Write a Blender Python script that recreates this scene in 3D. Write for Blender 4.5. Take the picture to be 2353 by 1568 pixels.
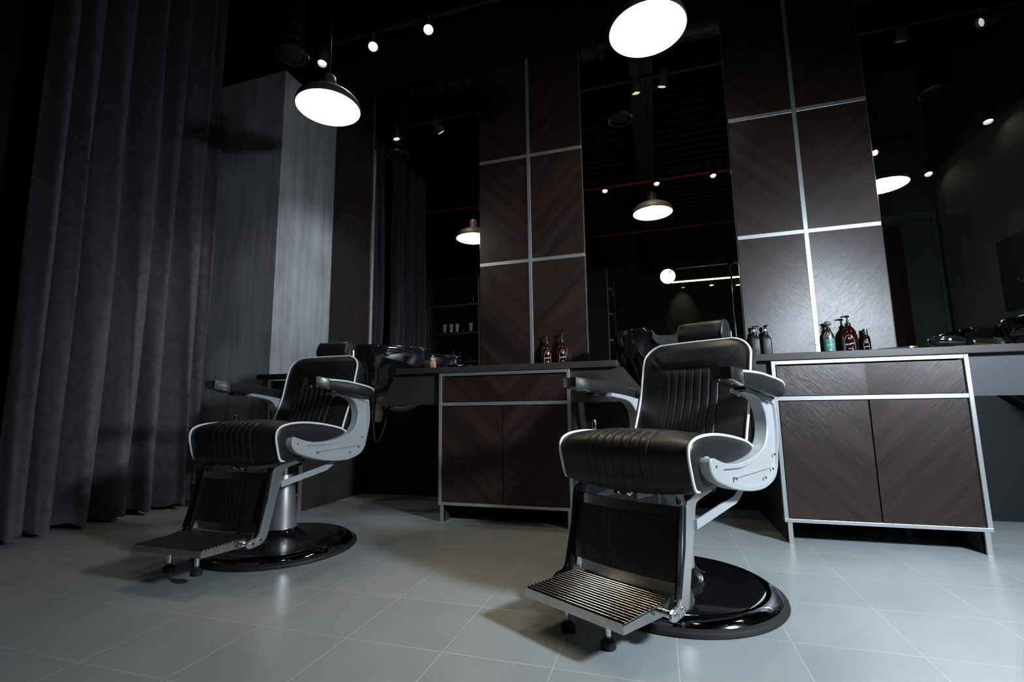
import bpy, bmesh, math, random
from mathutils import Vector, Matrix
random.seed(7)
PI = math.pi
SC = bpy.context.scene
for o in list(bpy.data.objects):
    bpy.data.objects.remove(o, do_unlink=True)
COL = SC.collection

# ------------------------------------------------------------------ camera
F_PX = 1093.0025; YAW = -.2941; PITCH = .1375; ROLL = -.0144; CAM_H = .6568
def cam_axes():
    cy, sy, cp, sp = math.cos(YAW), math.sin(YAW), math.cos(PITCH), math.sin(PITCH)
    cr, sr = math.cos(ROLL), math.sin(ROLL)
    fwd = Vector((sy*cp, cy*cp, sp)); right = Vector((cy, -sy, 0)); up = right.cross(fwd)
    return cr*right + sr*up, -sr*right + cr*up, fwd
cd = bpy.data.cameras.new('camera'); cam = bpy.data.objects.new('camera', cd); COL.objects.link(cam)
cr_, cu_, cf_ = cam_axes()
cam.matrix_world = Matrix(((cr_.x, cu_.x, -cf_.x, 0), (cr_.y, cu_.y, -cf_.y, 0), (cr_.z, cu_.z, -cf_.z, CAM_H), (0, 0, 0, 1)))
cd.sensor_fit = 'HORIZONTAL'; cd.sensor_width = 36; cd.lens = 36*F_PX/2353; cd.clip_start = .02; cd.clip_end = 60
SC.camera = cam

# ------------------------------------------------------------------ world, exposure
w = bpy.data.worlds.new('night'); SC.world = w; w.use_nodes = True
w.node_tree.nodes['Background'].inputs[0].default_value = (.55, .7, 1, 1)
w.node_tree.nodes['Background'].inputs[1].default_value = .002
SC.view_settings.view_transform = 'Standard'; SC.view_settings.look = 'None'
SC.view_settings.gamma = 1; SC.view_settings.use_curve_mapping = False
SC.view_settings.exposure = 0.0

# light strengths (tuned together)
KEY_W, BOOM_W, SPOT_W, PEND_W = 128, 3.0, 8, 2.0
COOL = (.78, .89, 1.0); WARM = (1.0, .80, .55); WHITE = (1.0, .95, .86)
KEY_POS = Vector((1.90, .82, 1.66)); BOOM_POS = Vector((.20, .5, 2.26))
def lamp(name, kind, loc, energy, color, target=None, size=.1, spot=60, blend=.4):
    d = bpy.data.lights.new(name, kind); d.energy = energy; d.color = color
    if kind == 'AREA': d.shape = 'DISK'; d.size = size
    else: d.shadow_soft_size = size
    if kind == 'SPOT': d.spot_size = math.radians(spot); d.spot_blend = blend
    o = bpy.data.objects.new(name, d); COL.objects.link(o); o.location = loc
    if target is not None:
        o.rotation_euler = (Vector(target)-Vector(loc)).to_track_quat('-Z', 'Y').to_euler()
    return o
KEY_AIM = KEY_POS + 3*Vector((-.55, .61, -.49)); BOOM_AIM = Vector((.05, 1.9, .2))
lamp('key_light', 'SPOT', KEY_POS, KEY_W*4, COOL, KEY_AIM, .15, 132, 1.0)
lamp('boom_light', 'SPOT', BOOM_POS, BOOM_W*4, COOL, BOOM_AIM, .08, 110, .9)

# ------------------------------------------------------------------ materials
def M_(name, col=(.5,.5,.5), rough=.5, metal=0.0, spec=.5, coat=0.0, coat_r=.1, bump=0, bscale=100, bdist=.001,
       var=0, vscale=5, emit=None, estr=0, trans=0, ior=1.45, sheen=0, stretch=None):
    m = bpy.data.materials.new(name); m.use_nodes = True; nt = m.node_tree; p = nt.nodes['Principled BSDF']
    p.inputs['Base Color'].default_value = (*col, 1); p.inputs['Roughness'].default_value = rough
    p.inputs['Metallic'].default_value = metal; p.inputs['Specular IOR Level'].default_value = spec
    p.inputs['Coat Weight'].default_value = coat; p.inputs['Coat Roughness'].default_value = coat_r
    p.inputs['Transmission Weight'].default_value = trans; p.inputs['IOR'].default_value = ior
    p.inputs['Sheen Weight'].default_value = sheen
    if emit: p.inputs['Emission Color'].default_value = (*emit, 1); p.inputs['Emission Strength'].default_value = estr
    tc = nt.nodes.new('ShaderNodeTexCoord'); vec = tc.outputs['Object']
    if stretch:
        mp = nt.nodes.new('ShaderNodeMapping'); mp.inputs['Scale'].default_value = stretch
        nt.links.new(vec, mp.inputs[0]); vec = mp.outputs[0]
    if var:
        n = nt.nodes.new('ShaderNodeTexNoise'); n.inputs['Scale'].default_value = vscale; n.inputs['Detail'].default_value = 6
        nt.links.new(vec, n.inputs['Vector'])
        r = nt.nodes.new('ShaderNodeMapRange'); r.inputs['From Min'].default_value = .3; r.inputs['From Max'].default_value = .7
        r.inputs['To Min'].default_value = 1-var; r.inputs['To Max'].default_value = 1+var
        nt.links.new(n.outputs['Fac'], r.inputs['Value'])
        mx = nt.nodes.new('ShaderNodeVectorMath'); mx.operation = 'SCALE'; mx.inputs[0].default_value = col
        nt.links.new(r.outputs[0], mx.inputs['Scale']); nt.links.new(mx.outputs[0], p.inputs['Base Color'])
    if bump:
        n = nt.nodes.new('ShaderNodeTexNoise'); n.inputs['Scale'].default_value = bscale; n.inputs['Detail'].default_value = 4
        nt.links.new(vec, n.inputs['Vector'])
        b = nt.nodes.new('ShaderNodeBump'); b.inputs['Strength'].default_value = bump; b.inputs['Distance'].default_value = bdist
        nt.links.new(n.outputs['Fac'], b.inputs['Height']); nt.links.new(b.outputs[0], p.inputs['Normal'])
    return m

def chevron_mat(name, dark, light, rough=.33):
    """veneer with fine grain running diagonally and mirrored about local x = 0 (a V)"""
    m = bpy.data.materials.new(name); m.use_nodes = True; nt = m.node_tree; p = nt.nodes['Principled BSDF']
    L = nt.links.new; N = nt.nodes.new
    tc = N('ShaderNodeTexCoord'); sx = N('ShaderNodeSeparateXYZ'); L(tc.outputs['Object'], sx.inputs[0])
    ab = N('ShaderNodeMath'); ab.operation = 'ABSOLUTE'; L(sx.outputs['X'], ab.inputs[0])
    s = N('ShaderNodeMath'); s.operation = 'SUBTRACT'; L(sx.outputs['Z'], s.inputs[0]); L(ab.outputs[0], s.inputs[1])
    t = N('ShaderNodeMath'); t.operation = 'ADD'; L(sx.outputs['Z'], t.inputs[0]); L(ab.outputs[0], t.inputs[1])
    sg = N('ShaderNodeMath'); sg.operation = 'SIGN'; L(sx.outputs['X'], sg.inputs[0])
    def vec(fs, ft, off):
        a = N('ShaderNodeMath'); a.operation = 'MULTIPLY'; a.inputs[1].default_value = fs; L(s.outputs[0], a.inputs[0])
        b = N('ShaderNodeMath'); b.operation = 'MULTIPLY'; b.inputs[1].default_value = ft; L(t.outputs[0], b.inputs[0])
        c = N('ShaderNodeMath'); c.operation = 'MULTIPLY'; c.inputs[1].default_value = off; L(sg.outputs[0], c.inputs[0])
        v = N('ShaderNodeCombineXYZ'); L(a.outputs[0], v.inputs[0]); L(b.outputs[0], v.inputs[1]); L(c.outputs[0], v.inputs[2]); return v
    def noise(v, detail=4, rg=.55):
        n = N('ShaderNodeTexNoise'); n.inputs['Scale'].default_value = 1; n.inputs['Detail'].default_value = detail
        n.inputs['Roughness'].default_value = rg; L(v.outputs[0], n.inputs['Vector']); return n
    band = noise(vec(9, .35, 3), 1); fine = noise(vec(270, 6, 3), 3, .6); hue = noise(vec(5, .5, 7), 1)
    a = N('ShaderNodeMath'); a.operation = 'MULTIPLY'; a.inputs[1].default_value = .65; L(band.outputs['Fac'], a.inputs[0])
    b = N('ShaderNodeMath'); b.operation = 'MULTIPLY_ADD'; b.inputs[1].default_value = .6; L(fine.outputs['Fac'], b.inputs[0]); L(a.outputs[0], b.inputs[2])
    cr = N('ShaderNodeValToRGB'); L(b.outputs[0], cr.inputs[0])
    cr.color_ramp.elements[0].position = .42; cr.color_ramp.elements[0].color = (*dark, 1)
    cr.color_ramp.elements[1].position = .82; cr.color_ramp.elements[1].color = (*light, 1)
    mx = N('ShaderNodeMix'); mx.data_type = 'RGBA'; mx.blend_type = 'MULTIPLY'; mx.inputs[0].default_value = .6
    hr = N('ShaderNodeValToRGB'); L(hue.outputs['Fac'], hr.inputs[0])
    hr.color_ramp.elements[0].position = .4; hr.color_ramp.elements[0].color = (.8, .78, 1.0, 1)
    hr.color_ramp.elements[1].position = .62; hr.color_ramp.elements[1].color = (1.0, .86, .72, 1)
    L(cr.outputs[0], mx.inputs[6]); L(hr.outputs[0], mx.inputs[7]); L(mx.outputs[2], p.inputs['Base Color'])
    p.inputs['Roughness'].default_value = rough; p.inputs['Specular IOR Level'].default_value = .55
    bu = N('ShaderNodeBump'); bu.inputs['Strength'].default_value = .65; bu.inputs['Distance'].default_value = .0010
    L(fine.outputs['Fac'], bu.inputs['Height']); L(bu.outputs[0], p.inputs['Normal'])
    return m

def floor_mat():
    m = bpy.data.materials.new('painted floor tiles'); m.use_nodes = True; nt = m.node_tree; p = nt.nodes['Principled BSDF']
    L = nt.links.new; N = nt.nodes.new
    tc = N('ShaderNodeTexCoord'); mp = N('ShaderNodeMapping'); L(tc.outputs['Object'], mp.inputs[0])
    mp.inputs['Location'].default_value = (-.015, -.055, 0)
    br = N('ShaderNodeTexBrick'); L(mp.outputs[0], br.inputs['Vector']); br.offset = 0; br.squash = 1
    br.inputs['Scale'].default_value = 1; br.inputs['Brick Width'].default_value = .305; br.inputs['Row Height'].default_value = .305
    br.inputs['Mortar Size'].default_value = .0022; br.inputs['Mortar Smooth'].default_value = .6; br.inputs['Bias'].default_value = 0
    br.inputs['Color1'].default_value = (.285, .312, .318, 1); br.inputs['Color2'].default_value = (.305, .33, .335, 1)
    br.inputs['Mortar'].default_value = (.43, .45, .44, 1)
    n = N('ShaderNodeTexNoise'); n.inputs['Scale'].default_value = 2.5; n.inputs['Detail'].default_value = 8; L(tc.outputs['Object'], n.inputs['Vector'])
    r = N('ShaderNodeMapRange'); r.inputs['From Min'].default_value = .3; r.inputs['From Max'].default_value = .7
    r.inputs['To Min'].default_value = .92; r.inputs['To Max'].default_value = 1.06; L(n.outputs['Fac'], r.inputs['Value'])
    v = N('ShaderNodeVectorMath'); v.operation = 'SCALE'; L(br.outputs['Color'], v.inputs[0]); L(r.outputs[0], v.inputs['Scale'])
    # thin scratches and a few scuffs
    mp2 = N('ShaderNodeMapping'); mp2.inputs['Scale'].default_value = (3, 40, 1); mp2.inputs['Rotation'].default_value = (0, 0, .7); L(tc.outputs['Object'], mp2.inputs[0])
    n2 = N('ShaderNodeTexNoise'); n2.inputs['Scale'].default_value = 1; n2.inputs['Detail'].default_value = 3; L(mp2.outputs[0], n2.inputs['Vector'])
    r2 = N('ShaderNodeMapRange'); r2.inputs['From Min'].default_value = .74; r2.inputs['From Max'].default_value = .8
    r2.inputs['To Min'].default_value = 1; r2.inputs['To Max'].default_value = .75; L(n2.outputs['Fac'], r2.inputs['Value'])
    v2 = N('ShaderNodeVectorMath'); v2.operation = 'SCALE'; L(v.outputs[0], v2.inputs[0]); L(r2.outputs[0], v2.inputs['Scale'])
    L(v2.outputs[0], p.inputs['Base Color'])
    r3 = N('ShaderNodeMapRange'); r3.inputs['To Min'].default_value = .18; r3.inputs['To Max'].default_value = .34
    L(n.outputs['Fac'], r3.inputs['Value']); L(r3.outputs[0], p.inputs['Roughness'])
    p.inputs['Specular IOR Level'].default_value = .5
    bu = N('ShaderNodeBump'); bu.inputs['Strength'].default_value = .35; bu.inputs['Distance'].default_value = .002; bu.invert = True
    L(br.outputs['Fac'], bu.inputs['Height']); L(bu.outputs[0], p.inputs['Normal'])
    return m

def concrete_mat(name, c1, c2):
    m = bpy.data.materials.new(name); m.use_nodes = True; nt = m.node_tree; p = nt.nodes['Principled BSDF']
    L = nt.links.new; N = nt.nodes.new
    tc = N('ShaderNodeTexCoord'); mp = N('ShaderNodeMapping'); mp.inputs['Scale'].default_value = (16, 16, 1.3); L(tc.outputs['Object'], mp.inputs[0])
    n = N('ShaderNodeTexNoise'); n.inputs['Scale'].default_value = 1; n.inputs['Detail'].default_value = 9; n.inputs['Roughness'].default_value = .62; L(mp.outputs[0], n.inputs['Vector'])
    n2 = N('ShaderNodeTexNoise'); n2.inputs['Scale'].default_value = 2.2; n2.inputs['Detail'].default_value = 3; L(tc.outputs['Object'], n2.inputs['Vector'])
    a = N('ShaderNodeMath'); a.operation = 'MULTIPLY_ADD'; a.inputs[1].default_value = .55; L(n2.outputs['Fac'], a.inputs[0])
    b = N('ShaderNodeMath'); b.operation = 'MULTIPLY'; b.inputs[1].default_value = .55; L(n.outputs['Fac'], b.inputs[0]); L(b.outputs[0], a.inputs[2])
    cr = N('ShaderNodeValToRGB'); cr.color_ramp.elements[0].position = .4; cr.color_ramp.elements[0].color = (*c1, 1)
    cr.color_ramp.elements[1].position = .72; cr.color_ramp.elements[1].color = (*c2, 1)
    L(a.outputs[0], cr.inputs[0]); L(cr.outputs[0], p.inputs['Base Color']); p.inputs['Roughness'].default_value = .75
    bu = N('ShaderNodeBump'); bu.inputs['Strength'].default_value = .3; bu.inputs['Distance'].default_value = .003
    L(n.outputs['Fac'], bu.inputs['Height']); L(bu.outputs[0], p.inputs['Normal'])
    return m

m_floor = floor_mat()
m_black = M_('matte black paint', (.006,.006,.007), .7, var=.2, vscale=3)
m_deck = M_('black ribbed deck', (.012,.014,.015), .45, var=.2, vscale=2)
m_conc = concrete_mat('streaky grey plaster', (.15,.158,.165), (.33,.345,.355))
m_conc_d = concrete_mat('streaky dark plaster', (.03,.036,.033), (.07,.08,.073))
m_wood = chevron_mat('wenge chevron veneer', (.0065,.0038,.0031), (.036,.0205,.0155))
m_alu = M_('brushed aluminium', (.66,.68,.69), .34, .85, bump=.1, bscale=300, bdist=.0004, stretch=(1,1,30), var=.05)
m_lam = M_('dark brown laminate', (.036,.030,.028), .38, var=.15, vscale=8, bump=.05, bscale=400)
m_lam_g = M_('dark grey laminate', (.05,.052,.058), .42, var=.1, vscale=4)
m_mirror = M_('mirror silver', (.86,.88,.88), 0.0, 1.0)
m_edge = M_('polished glass edge', (.2,.22,.21), .12, .6, var=.05)
m_leather = M_('black leather', (.011,.0115,.0125), .41, spec=.45, bump=.35, bscale=420, bdist=.0008, var=.12, vscale=12)
m_pipe = M_('white piping', (.78,.78,.78), .42, var=.04, vscale=20)
m_grey = M_('silver grey paint', (.36,.38,.395), .42, .1, bump=.12, bscale=500, bdist=.0004, var=.03, vscale=10)
m_cap = M_('worn chrome cap', (.70,.69,.66), .22, 1.0, bump=.15, bscale=40, bdist=.002, var=.1, vscale=20)
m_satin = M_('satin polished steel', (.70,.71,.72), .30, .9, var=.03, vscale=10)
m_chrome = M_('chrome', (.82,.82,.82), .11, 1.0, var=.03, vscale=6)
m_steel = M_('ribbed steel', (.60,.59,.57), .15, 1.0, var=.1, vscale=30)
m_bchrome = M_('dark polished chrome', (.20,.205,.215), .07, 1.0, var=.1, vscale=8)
m_rub = M_('black rubber', (.01,.01,.01), .6, var=.2, vscale=20)
m_ceramic = M_('glossy black ceramic', (.006,.006,.007), .06, spec=.7, coat=1, coat_r=.03, var=.1)
m_blackpl = M_('black plastic', (.012,.012,.013), .3, var=.1)
m_matpl = M_('soft black plastic', (.010,.011,.012), .42, var=.1)
m_white_pl = M_('white plastic', (.62,.63,.6), .4, var=.05)
m_greypipe = M_('grey plastic pipe', (.25,.26,.24), .45, var=.08)
m_curtain = M_('heavy aubergine velvet', (.082,.067,.083), .9, sheen=.12, bump=.5, bscale=160, bdist=.002, var=.25, vscale=22)
m_lampblack = M_('satin black lamp shade', (.055,.052,.048), .5, var=.08)
m_enamel = M_('white enamel', (.9,.89,.86), .35, var=.02)
m_duct = M_('black galvanised duct', (.02,.022,.024), .38, .5, var=.15, vscale=5)
m_red = M_('red pipe paint', (.32,.012,.015), .45, var=.1)
m_bulb = M_('lit bulb', (1,1,1), .5, emit=(1,.95,.87), estr=20)
m_spotglow = M_('lit spot lens', (1,1,1), .4, emit=(1,.86,.6), estr=22)
m_spotdim = M_('dim spot lens', (1,1,1), .4, emit=(1,.9,.72), estr=.6)
m_cool = M_('lit studio lamp', (1,1,1), .4, emit=(.92,.97,1), estr=9)
m_led = M_('lit warm strip', (1,.8,.5), .4, emit=(1,.72,.36), estr=5)
m_amber = M_('dark amber plastic', (.022,.0025,.0025), .08, spec=.7, coat=.6, coat_r=.04, var=.08, vscale=14)
m_green = M_('sea green label', (.10,.30,.28), .4, var=.05)
m_ink = M_('silver label ink', (.75,.77,.77), .35, var=.03)
m_inkdk = M_('dark label ink', (.02,.05,.05), .4, var=.03)
m_silver = M_('brushed silver cap', (.72,.69,.63), .24, 1.0, var=.05, vscale=30)
m_gold = M_('brass', (.55,.42,.2), .2, 1.0, var=.08, vscale=30)
m_bronze = M_('dark bronze', (.22,.12,.05), .4, .8, var=.2, vscale=20)
m_door = M_('grey green door paint', (.07,.09,.085), .5, var=.1)
m_leaf = M_('plant leaf', (.04,.11,.02), .5, var=.3, vscale=20)
m_hair = M_('dark red brush bristle', (.018,.005,.004), .6, bump=.6, bscale=60, stretch=(1,1,.2), var=.3, vscale=30)
m_peach = M_('pale wood', (.32,.2,.15), .5, var=.08)
m_teal = M_('pale tube plastic', (.45,.55,.53), .4, var=.08)

# ------------------------------------------------------------------ mesh helpers
def build(name, bm, mat, parent=None, smooth=35, loc=None, recalc=True):
    if recalc: bmesh.ops.recalc_face_normals(bm, faces=bm.faces[:])
    me = bpy.data.meshes.new(name); bm.to_mesh(me); bm.free()
    if smooth:
        for p in me.polygons: p.use_smooth = True
        me.set_sharp_from_angle(angle=math.radians(smooth))
    me.materials.append(mat)
    o = bpy.data.objects.new(name, me); COL.objects.link(o)
    if parent: o.parent = parent
    if loc: o.location = loc
    return o
def thing(name, label, cat, loc=(0,0,0), rz=0, group=None):
    o = bpy.data.objects.new(name, None); o.empty_display_size = .1; COL.objects.link(o); o.location = loc; o.rotation_euler = (0,0,rz)
    o['label'] = label; o['category'] = cat
    if group: o['group'] = group
    return o
def tag(o, label, cat, group=None):
    o['label'] = label; o['category'] = cat
    if group: o['group'] = group
    return o
def struct(name, bm, mat, smooth=0, **k):
    o = build(name, bm, mat, None, smooth, **k); o['kind'] = 'structure'; return o
def box(bm, x0, x1, y0, y1, z0, z1, bev=0):
    r = bmesh.ops.create_cube(bm, size=1)
    vs = r['verts']
    for v in vs:
        v.co = Vector(((x0+x1)/2+v.co.x*(x1-x0), (y0+y1)/2+v.co.y*(y1-y0), (z0+z1)/2+v.co.z*(z1-z0)))
    if bev:
        es = list({e for v in vs for e in v.link_edges})
        bmesh.ops.bevel(bm, geom=es, offset=bev, segments=2, profile=.5, affect='EDGES')
    return bm
def B(*a, **k): return box(bmesh.new(), *a, **k)
def frame_of(d):
    d = d.normalized(); a = Vector((0,0,1)) if abs(d.z) < .9 else Vector((1,0,0))
    s = d.cross(a).normalized(); return s, s.cross(d).normalized()
def tube(bm, pts, r, n=10, closed=False, caps=True):
    pts = [Vector(p) for p in pts]; N = len(pts); rs = r if isinstance(r, (list, tuple)) else [r]*N
    tan = []
    for i in range(N):
        a = pts[i-1] if (i > 0 or closed) else pts[i]; b = pts[(i+1) % N] if (i < N-1 or closed) else pts[i]
        t = (b-a); tan.append(t.normalized() if t.length > 1e-9 else Vector((0,0,1)))
    s, u = frame_of(tan[0]); rings = []
    for i in range(N):
        if i: 
            s = (s - tan[i]*s.dot(tan[i])); s = s.normalized() if s.length > 1e-6 else frame_of(tan[i])[0]
            u = s.cross(tan[i]).normalized()
        rings.append([bm.verts.new(pts[i]+rs[i]*(math.cos(2*PI*k/n)*s+math.sin(2*PI*k/n)*u)) for k in range(n)])
    for i in range(N if closed else N-1):
        A, Bv = rings[i], rings[(i+1) % N]
        for k in range(n): bm.faces.new((A[k], A[(k+1)%n], Bv[(k+1)%n], Bv[k]))
    if caps and not closed: bm.faces.new(rings[0][::-1]); bm.faces.new(rings[-1])
    return bm
def T(pts, r, n=10, **k): return tube(bmesh.new(), pts, r, n, **k)
def lathe(bm, prof, n=48, c=(0,0,0), axis='z', close=True):
    rings = []; c = Vector(c)
    def P(r, h, a):
        x, y = r*math.cos(a), r*math.sin(a)
        return c + {'z': Vector((x,y,h)), 'y': Vector((x,h,y)), 'x': Vector((h,x,y))}[axis]
    for r, h in prof:
        rings.append([bm.verts.new(P(max(r,1e-5), h, 2*PI*k/n)) for k in range(n)])
    for A, Bv in zip(rings, rings[1:]):
        for k in range(n): bm.faces.new((A[k], A[(k+1)%n], Bv[(k+1)%n], Bv[k]))
    if close: bm.faces.new(rings[0][::-1]); bm.faces.new(rings[-1])
    return bm
def LA(prof, n=48, **k): return lathe(bmesh.new(), prof, n, **k)
def prism(bm, pts, a, b, axis='x', bev=0, inset=0, depth=0):
    """pts: 2D outline; extruded from a to b along axis.  inset: a recessed panel in the b face"""
    f = {'x': lambda p, t: Vector((t, p[0], p[1])), 'y': lambda p, t: Vector((p[0], t, p[1])), 'z': lambda p, t: Vector((p[0], p[1], t))}[axis]
    A = [bm.verts.new(f(p, a)) for p in pts]; Bv = [bm.verts.new(f(p, b)) for p in pts]; n = len(pts)
    fa = bm.faces.new(A[::-1]); fb = bm.faces.new(Bv); new = [fa, fb]
    for i in range(n): new.append(bm.faces.new((A[i], A[(i+1)%n], Bv[(i+1)%n], Bv[i])))
    bmesh.ops.recalc_face_normals(bm, faces=new)
    if bev:
        es = list({e for ff in (fa, fb) for e in ff.edges})
        r = bmesh.ops.bevel(bm, geom=es, offset=bev, segments=2, profile=.5, affect='EDGES')
    return bm
def PR(*a, **k): return prism(bmesh.new(), *a, **k)
def crom(pts, n=6, closed=False):
    pts = [Vector(p) for p in pts]; N = len(pts); out = []
    rng = range(N if closed else N-1)
    for i in rng:
        p0 = pts[(i-1)%N] if (closed or i > 0) else pts[i]; p1 = pts[i]; p2 = pts[(i+1)%N]
        p3 = pts[(i+2)%N] if (closed or i < N-2) else pts[i+1]
        for k in range(n):
            t = k/n
            out.append(.5*((2*p1)+(p2-p0)*t+(2*p0-5*p1+4*p2-p3)*t*t+(3*p1-p0-3*p2+p3)*t**3))
    if not closed: out.append(pts[-1])
    return out
def loft(bm, rings, caps=True):
    R = [[bm.verts.new(p) for p in r] for r in rings]; n = len(R[0])
    for A, Bv in zip(R, R[1:]):
        for k in range(n): bm.faces.new((A[k], A[(k+1)%n], Bv[(k+1)%n], Bv[k]))
    if caps: bm.faces.new(R[0][::-1]); bm.faces.new(R[-1])
    return bm
def rrect(cx, cz, w, h, r, n=5):
    r = min(r, w/2-1e-4, h/2-1e-4); out = []
    for (sx, sz, a0) in ((1,1,0), (-1,1,PI/2), (-1,-1,PI), (1,-1,3*PI/2)):
        for k in range(n+1):
            a = a0+PI/2*k/n
            out.append((cx+sx*(w/2-r)+r*math.cos(a), cz+sz*(h/2-r)+r*math.sin(a)))
    return out
def copy_tree(o, parent=None):
    c = o.copy(); COL.objects.link(c)
    if parent: c.parent = parent
    for ch in list(o.children): copy_tree(ch, c)
    return c

# ------------------------------------------------------------------ room shell
YM = 3.33          # mirror plane
YW = 3.36
CEIL = 4.25
struct('floor', B(-3.8, 3.0, -5.6, 3.4, -.05, 0), m_floor)
bm = bmesh.new()                                     # corrugated deck ceiling, ribs along x
ys = []; y = -5.6
while y < 3.45:
    ys += [(y, CEIL), (y+.07, CEIL), (y+.09, CEIL+.045), (y+.16, CEIL+.045)]; y += .18
for x in (-3.8, 3.0):
    ys_v = [bm.verts.new((x, a, b)) for a, b in ys]
    if x < 0: first = ys_v
for i in range(len(ys)-1): bm.faces.new((first[i], first[i+1], ys_v[i+1], ys_v[i]))
bmesh.ops.solidify(bm, geom=bm.faces[:], thickness=.02)
struct('ceiling', bm, m_deck)
struct('wall_back', B(-3.8, 3.0, YW, YW+.1, 0, CEIL+.1), m_black)
struct('wall_left', B(-3.8, -3.7, -5.6, 3.4, 0, CEIL+.1), m_black)
struct('wall_front', B(-3.8, 3.0, -5.7, -5.6, 0, CEIL+.1), m_conc_d)
struct('wall_right', B(2.9, 3.0, .8, 3.4, 0, 3.04), m_conc_d)
struct('wall_right_upper', B(2.9, 3.0, .8, 3.4, 3.04, CEIL+.1), m_black)
struct('wall_right_rear', B(2.9, 3.0, -5.6, .8, 0, CEIL+.1), m_black)
struct('wall_door', B(2.25, 2.9, .72, .8, 0, CEIL+.1), m_conc_d)
# door with frame in that wall
d = B(2.3, 2.84, .8, .83, 0, 2.56, bev=.004); dr = struct('door_1', d, m_door)
for a in ((2.27,2.3,.8,.85,0,2.62), (2.84,2.87,.8,.85,0,2.62), (2.3,2.84,.8,.85,2.56,2.62)):
    build('door_frame', B(*a, bev=.003), m_door, dr)
build('door_handle', T([(2.78,.83,1.25),(2.78,.87,1.25),(2.70,.87,1.25)], .008), m_steel, dr)
# ceiling beam
struct('trim_1', B(-.12, .12, -5.6, 3.3, 3.95, CEIL), M_('dark brown beam', (.02,.014,.012), .6, var=.1))

# concrete column, left of the brown panel
co = build('concrete_column', B(-3.42, -2.61, 2.708, YW-.001, 0, 3.256, bev=.003), m_conc, None, 0)
tag(co, 'square streaky grey plaster column standing between the curtain and the brown wood panel', 'column')

# ------------------------------------------------------------------ wood wall panels with strips
PAN = [.9045, 1.7355, 2.5665, 3.38]
def wall_panel(cx, label, x0=-.397, x1=.4045):
    t = thing('wood_wall_panel', label, 'wall panel', (cx, 3.32, 0), 0, 'chevron wood wall panels')
    for z0, z1 in zip(PAN, PAN[1:]):
        if x0 < -.05: build('veneer_board', B(x0, -.0125, 0, .04, z0+.013, z1-.013, bev=.001), m_wood, t, 0)
        build('veneer_board', B(max(x0, .0125), x1, 0, .04, z0+.013, z1-.013, bev=.001), m_wood, t, 0)
    if x0 < -.05: build('vertical_trim', B(-.0125, .0125, -.004, .04, PAN[0], PAN[-1], bev=.001), m_alu, t, 0)
    for z in PAN[1:3]:
        if x0 < -.05:
            build('horizontal_trim', B(x0, -.0125, -.003, .04, z-.013, z+.013, bev=.001), m_alu, t, 0)
            build('horizontal_trim', B(.0125, x1, -.003, .04, z-.013, z+.013, bev=.001), m_alu, t, 0)
    return t
wall_panel(-.855, 'tall dark brown chevron wood panel with silver cross strips, left of the two with red pump bottles below')
wall_panel(.955, 'tall brown chevron wood panel with bright silver cross strips behind the green spray bottle')
t = thing('wood_wall_panel', 'plain dark brown wood panel between the grey column and the left mirror', 'wall panel', (-2.668, 3.32, 0))
build('veneer_board', B(.06, .438, 0, .04, .9045, 3.38, bev=.001), m_wood, t, 0)

# ------------------------------------------------------------------ mirrors
def mirror(x0, x1, label):
    t = thing('wall_mirror', label, 'mirror', ((x0+x1)/2, YM, .905), 0)
    h = (x1-x0)/2
    build('mirror_glass', B(-h, h, 0, .012, 0, 2.475), m_mirror, t, 0)
    for s in (-1, 1): build('mirror_edge', B(s*h-.003, s*h+.003, -.002, .014, 0, 2.475), m_edge, t, 0)
    return t
mirror(-2.227, -1.255, 'tall left mirror reflecting curtain and shelf, beside the plain brown panel')
mirror(-.447, .555, 'tall middle mirror reflecting a pendant lamp, behind the nearer barber chair')
mirror(1.363, 2.36, 'tall mirror at the right end, above the hair clippers')

# ------------------------------------------------------------------ cabinets and counters
def cabinet(cx, label):
    t = thing('vanity_cabinet', label, 'cabinet', (cx, 2.63, 0), 0, 'chevron vanity cabinets')
    W = .3985
    build('side_panel', B(-W+.012, -W+.032, .012, .68, 0, .86), m_lam, t, 0); build('side_panel', B(W-.032, W-.012, .012, .68, 0, .86), m_lam, t, 0)
    build('cabinet_body', B(-W+.032, W-.032, .03, .66, .10, .84), m_black, t, 0)
    for s in (-1, 1):
        build('upright_trim', B(min(s*W, s*(W-.018)), max(s*W, s*(W-.018)), 0, .025, .112, .8645, bev=.0015), m_alu, t, 0)
        build('leg', B(min(s*(W-.012), s*(W-.032)), max(s*(W-.012), s*(W-.032)), .002, .03, 0, .097, bev=.001), m_alu, t, 0)
    build('rail', B(-W+.018, W-.018, .001, .025, .845, .8645, bev=.001), m_alu, t, 0)
    build('rail', B(-W+.018, W-.018, .001, .025, .668, .687, bev=.001), m_alu, t, 0)
    build('rail', B(-W, W, -.002, .03, .096, .112, bev=.001), m_alu, t, 0)
    build('drawer_front', B(-W+.023, W-.023, .006, .03, .690, .838, bev=.001), m_wood, t, 0)
    build('door', B(-W+.023, -.0025, .006, .03, .116, .664, bev=.001), m_wood, t, 0)
    build('door', B(.0025, W-.023, .006, .03, .116, .664, bev=.001), m_wood, t, 0)
    return t
cabinet(-.864, 'dim brown chevron vanity cabinet with silver frame, below the red pump bottles')
cabinet(.944, 'brightly lit brown chevron vanity cabinet with silver frame at the right')
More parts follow.
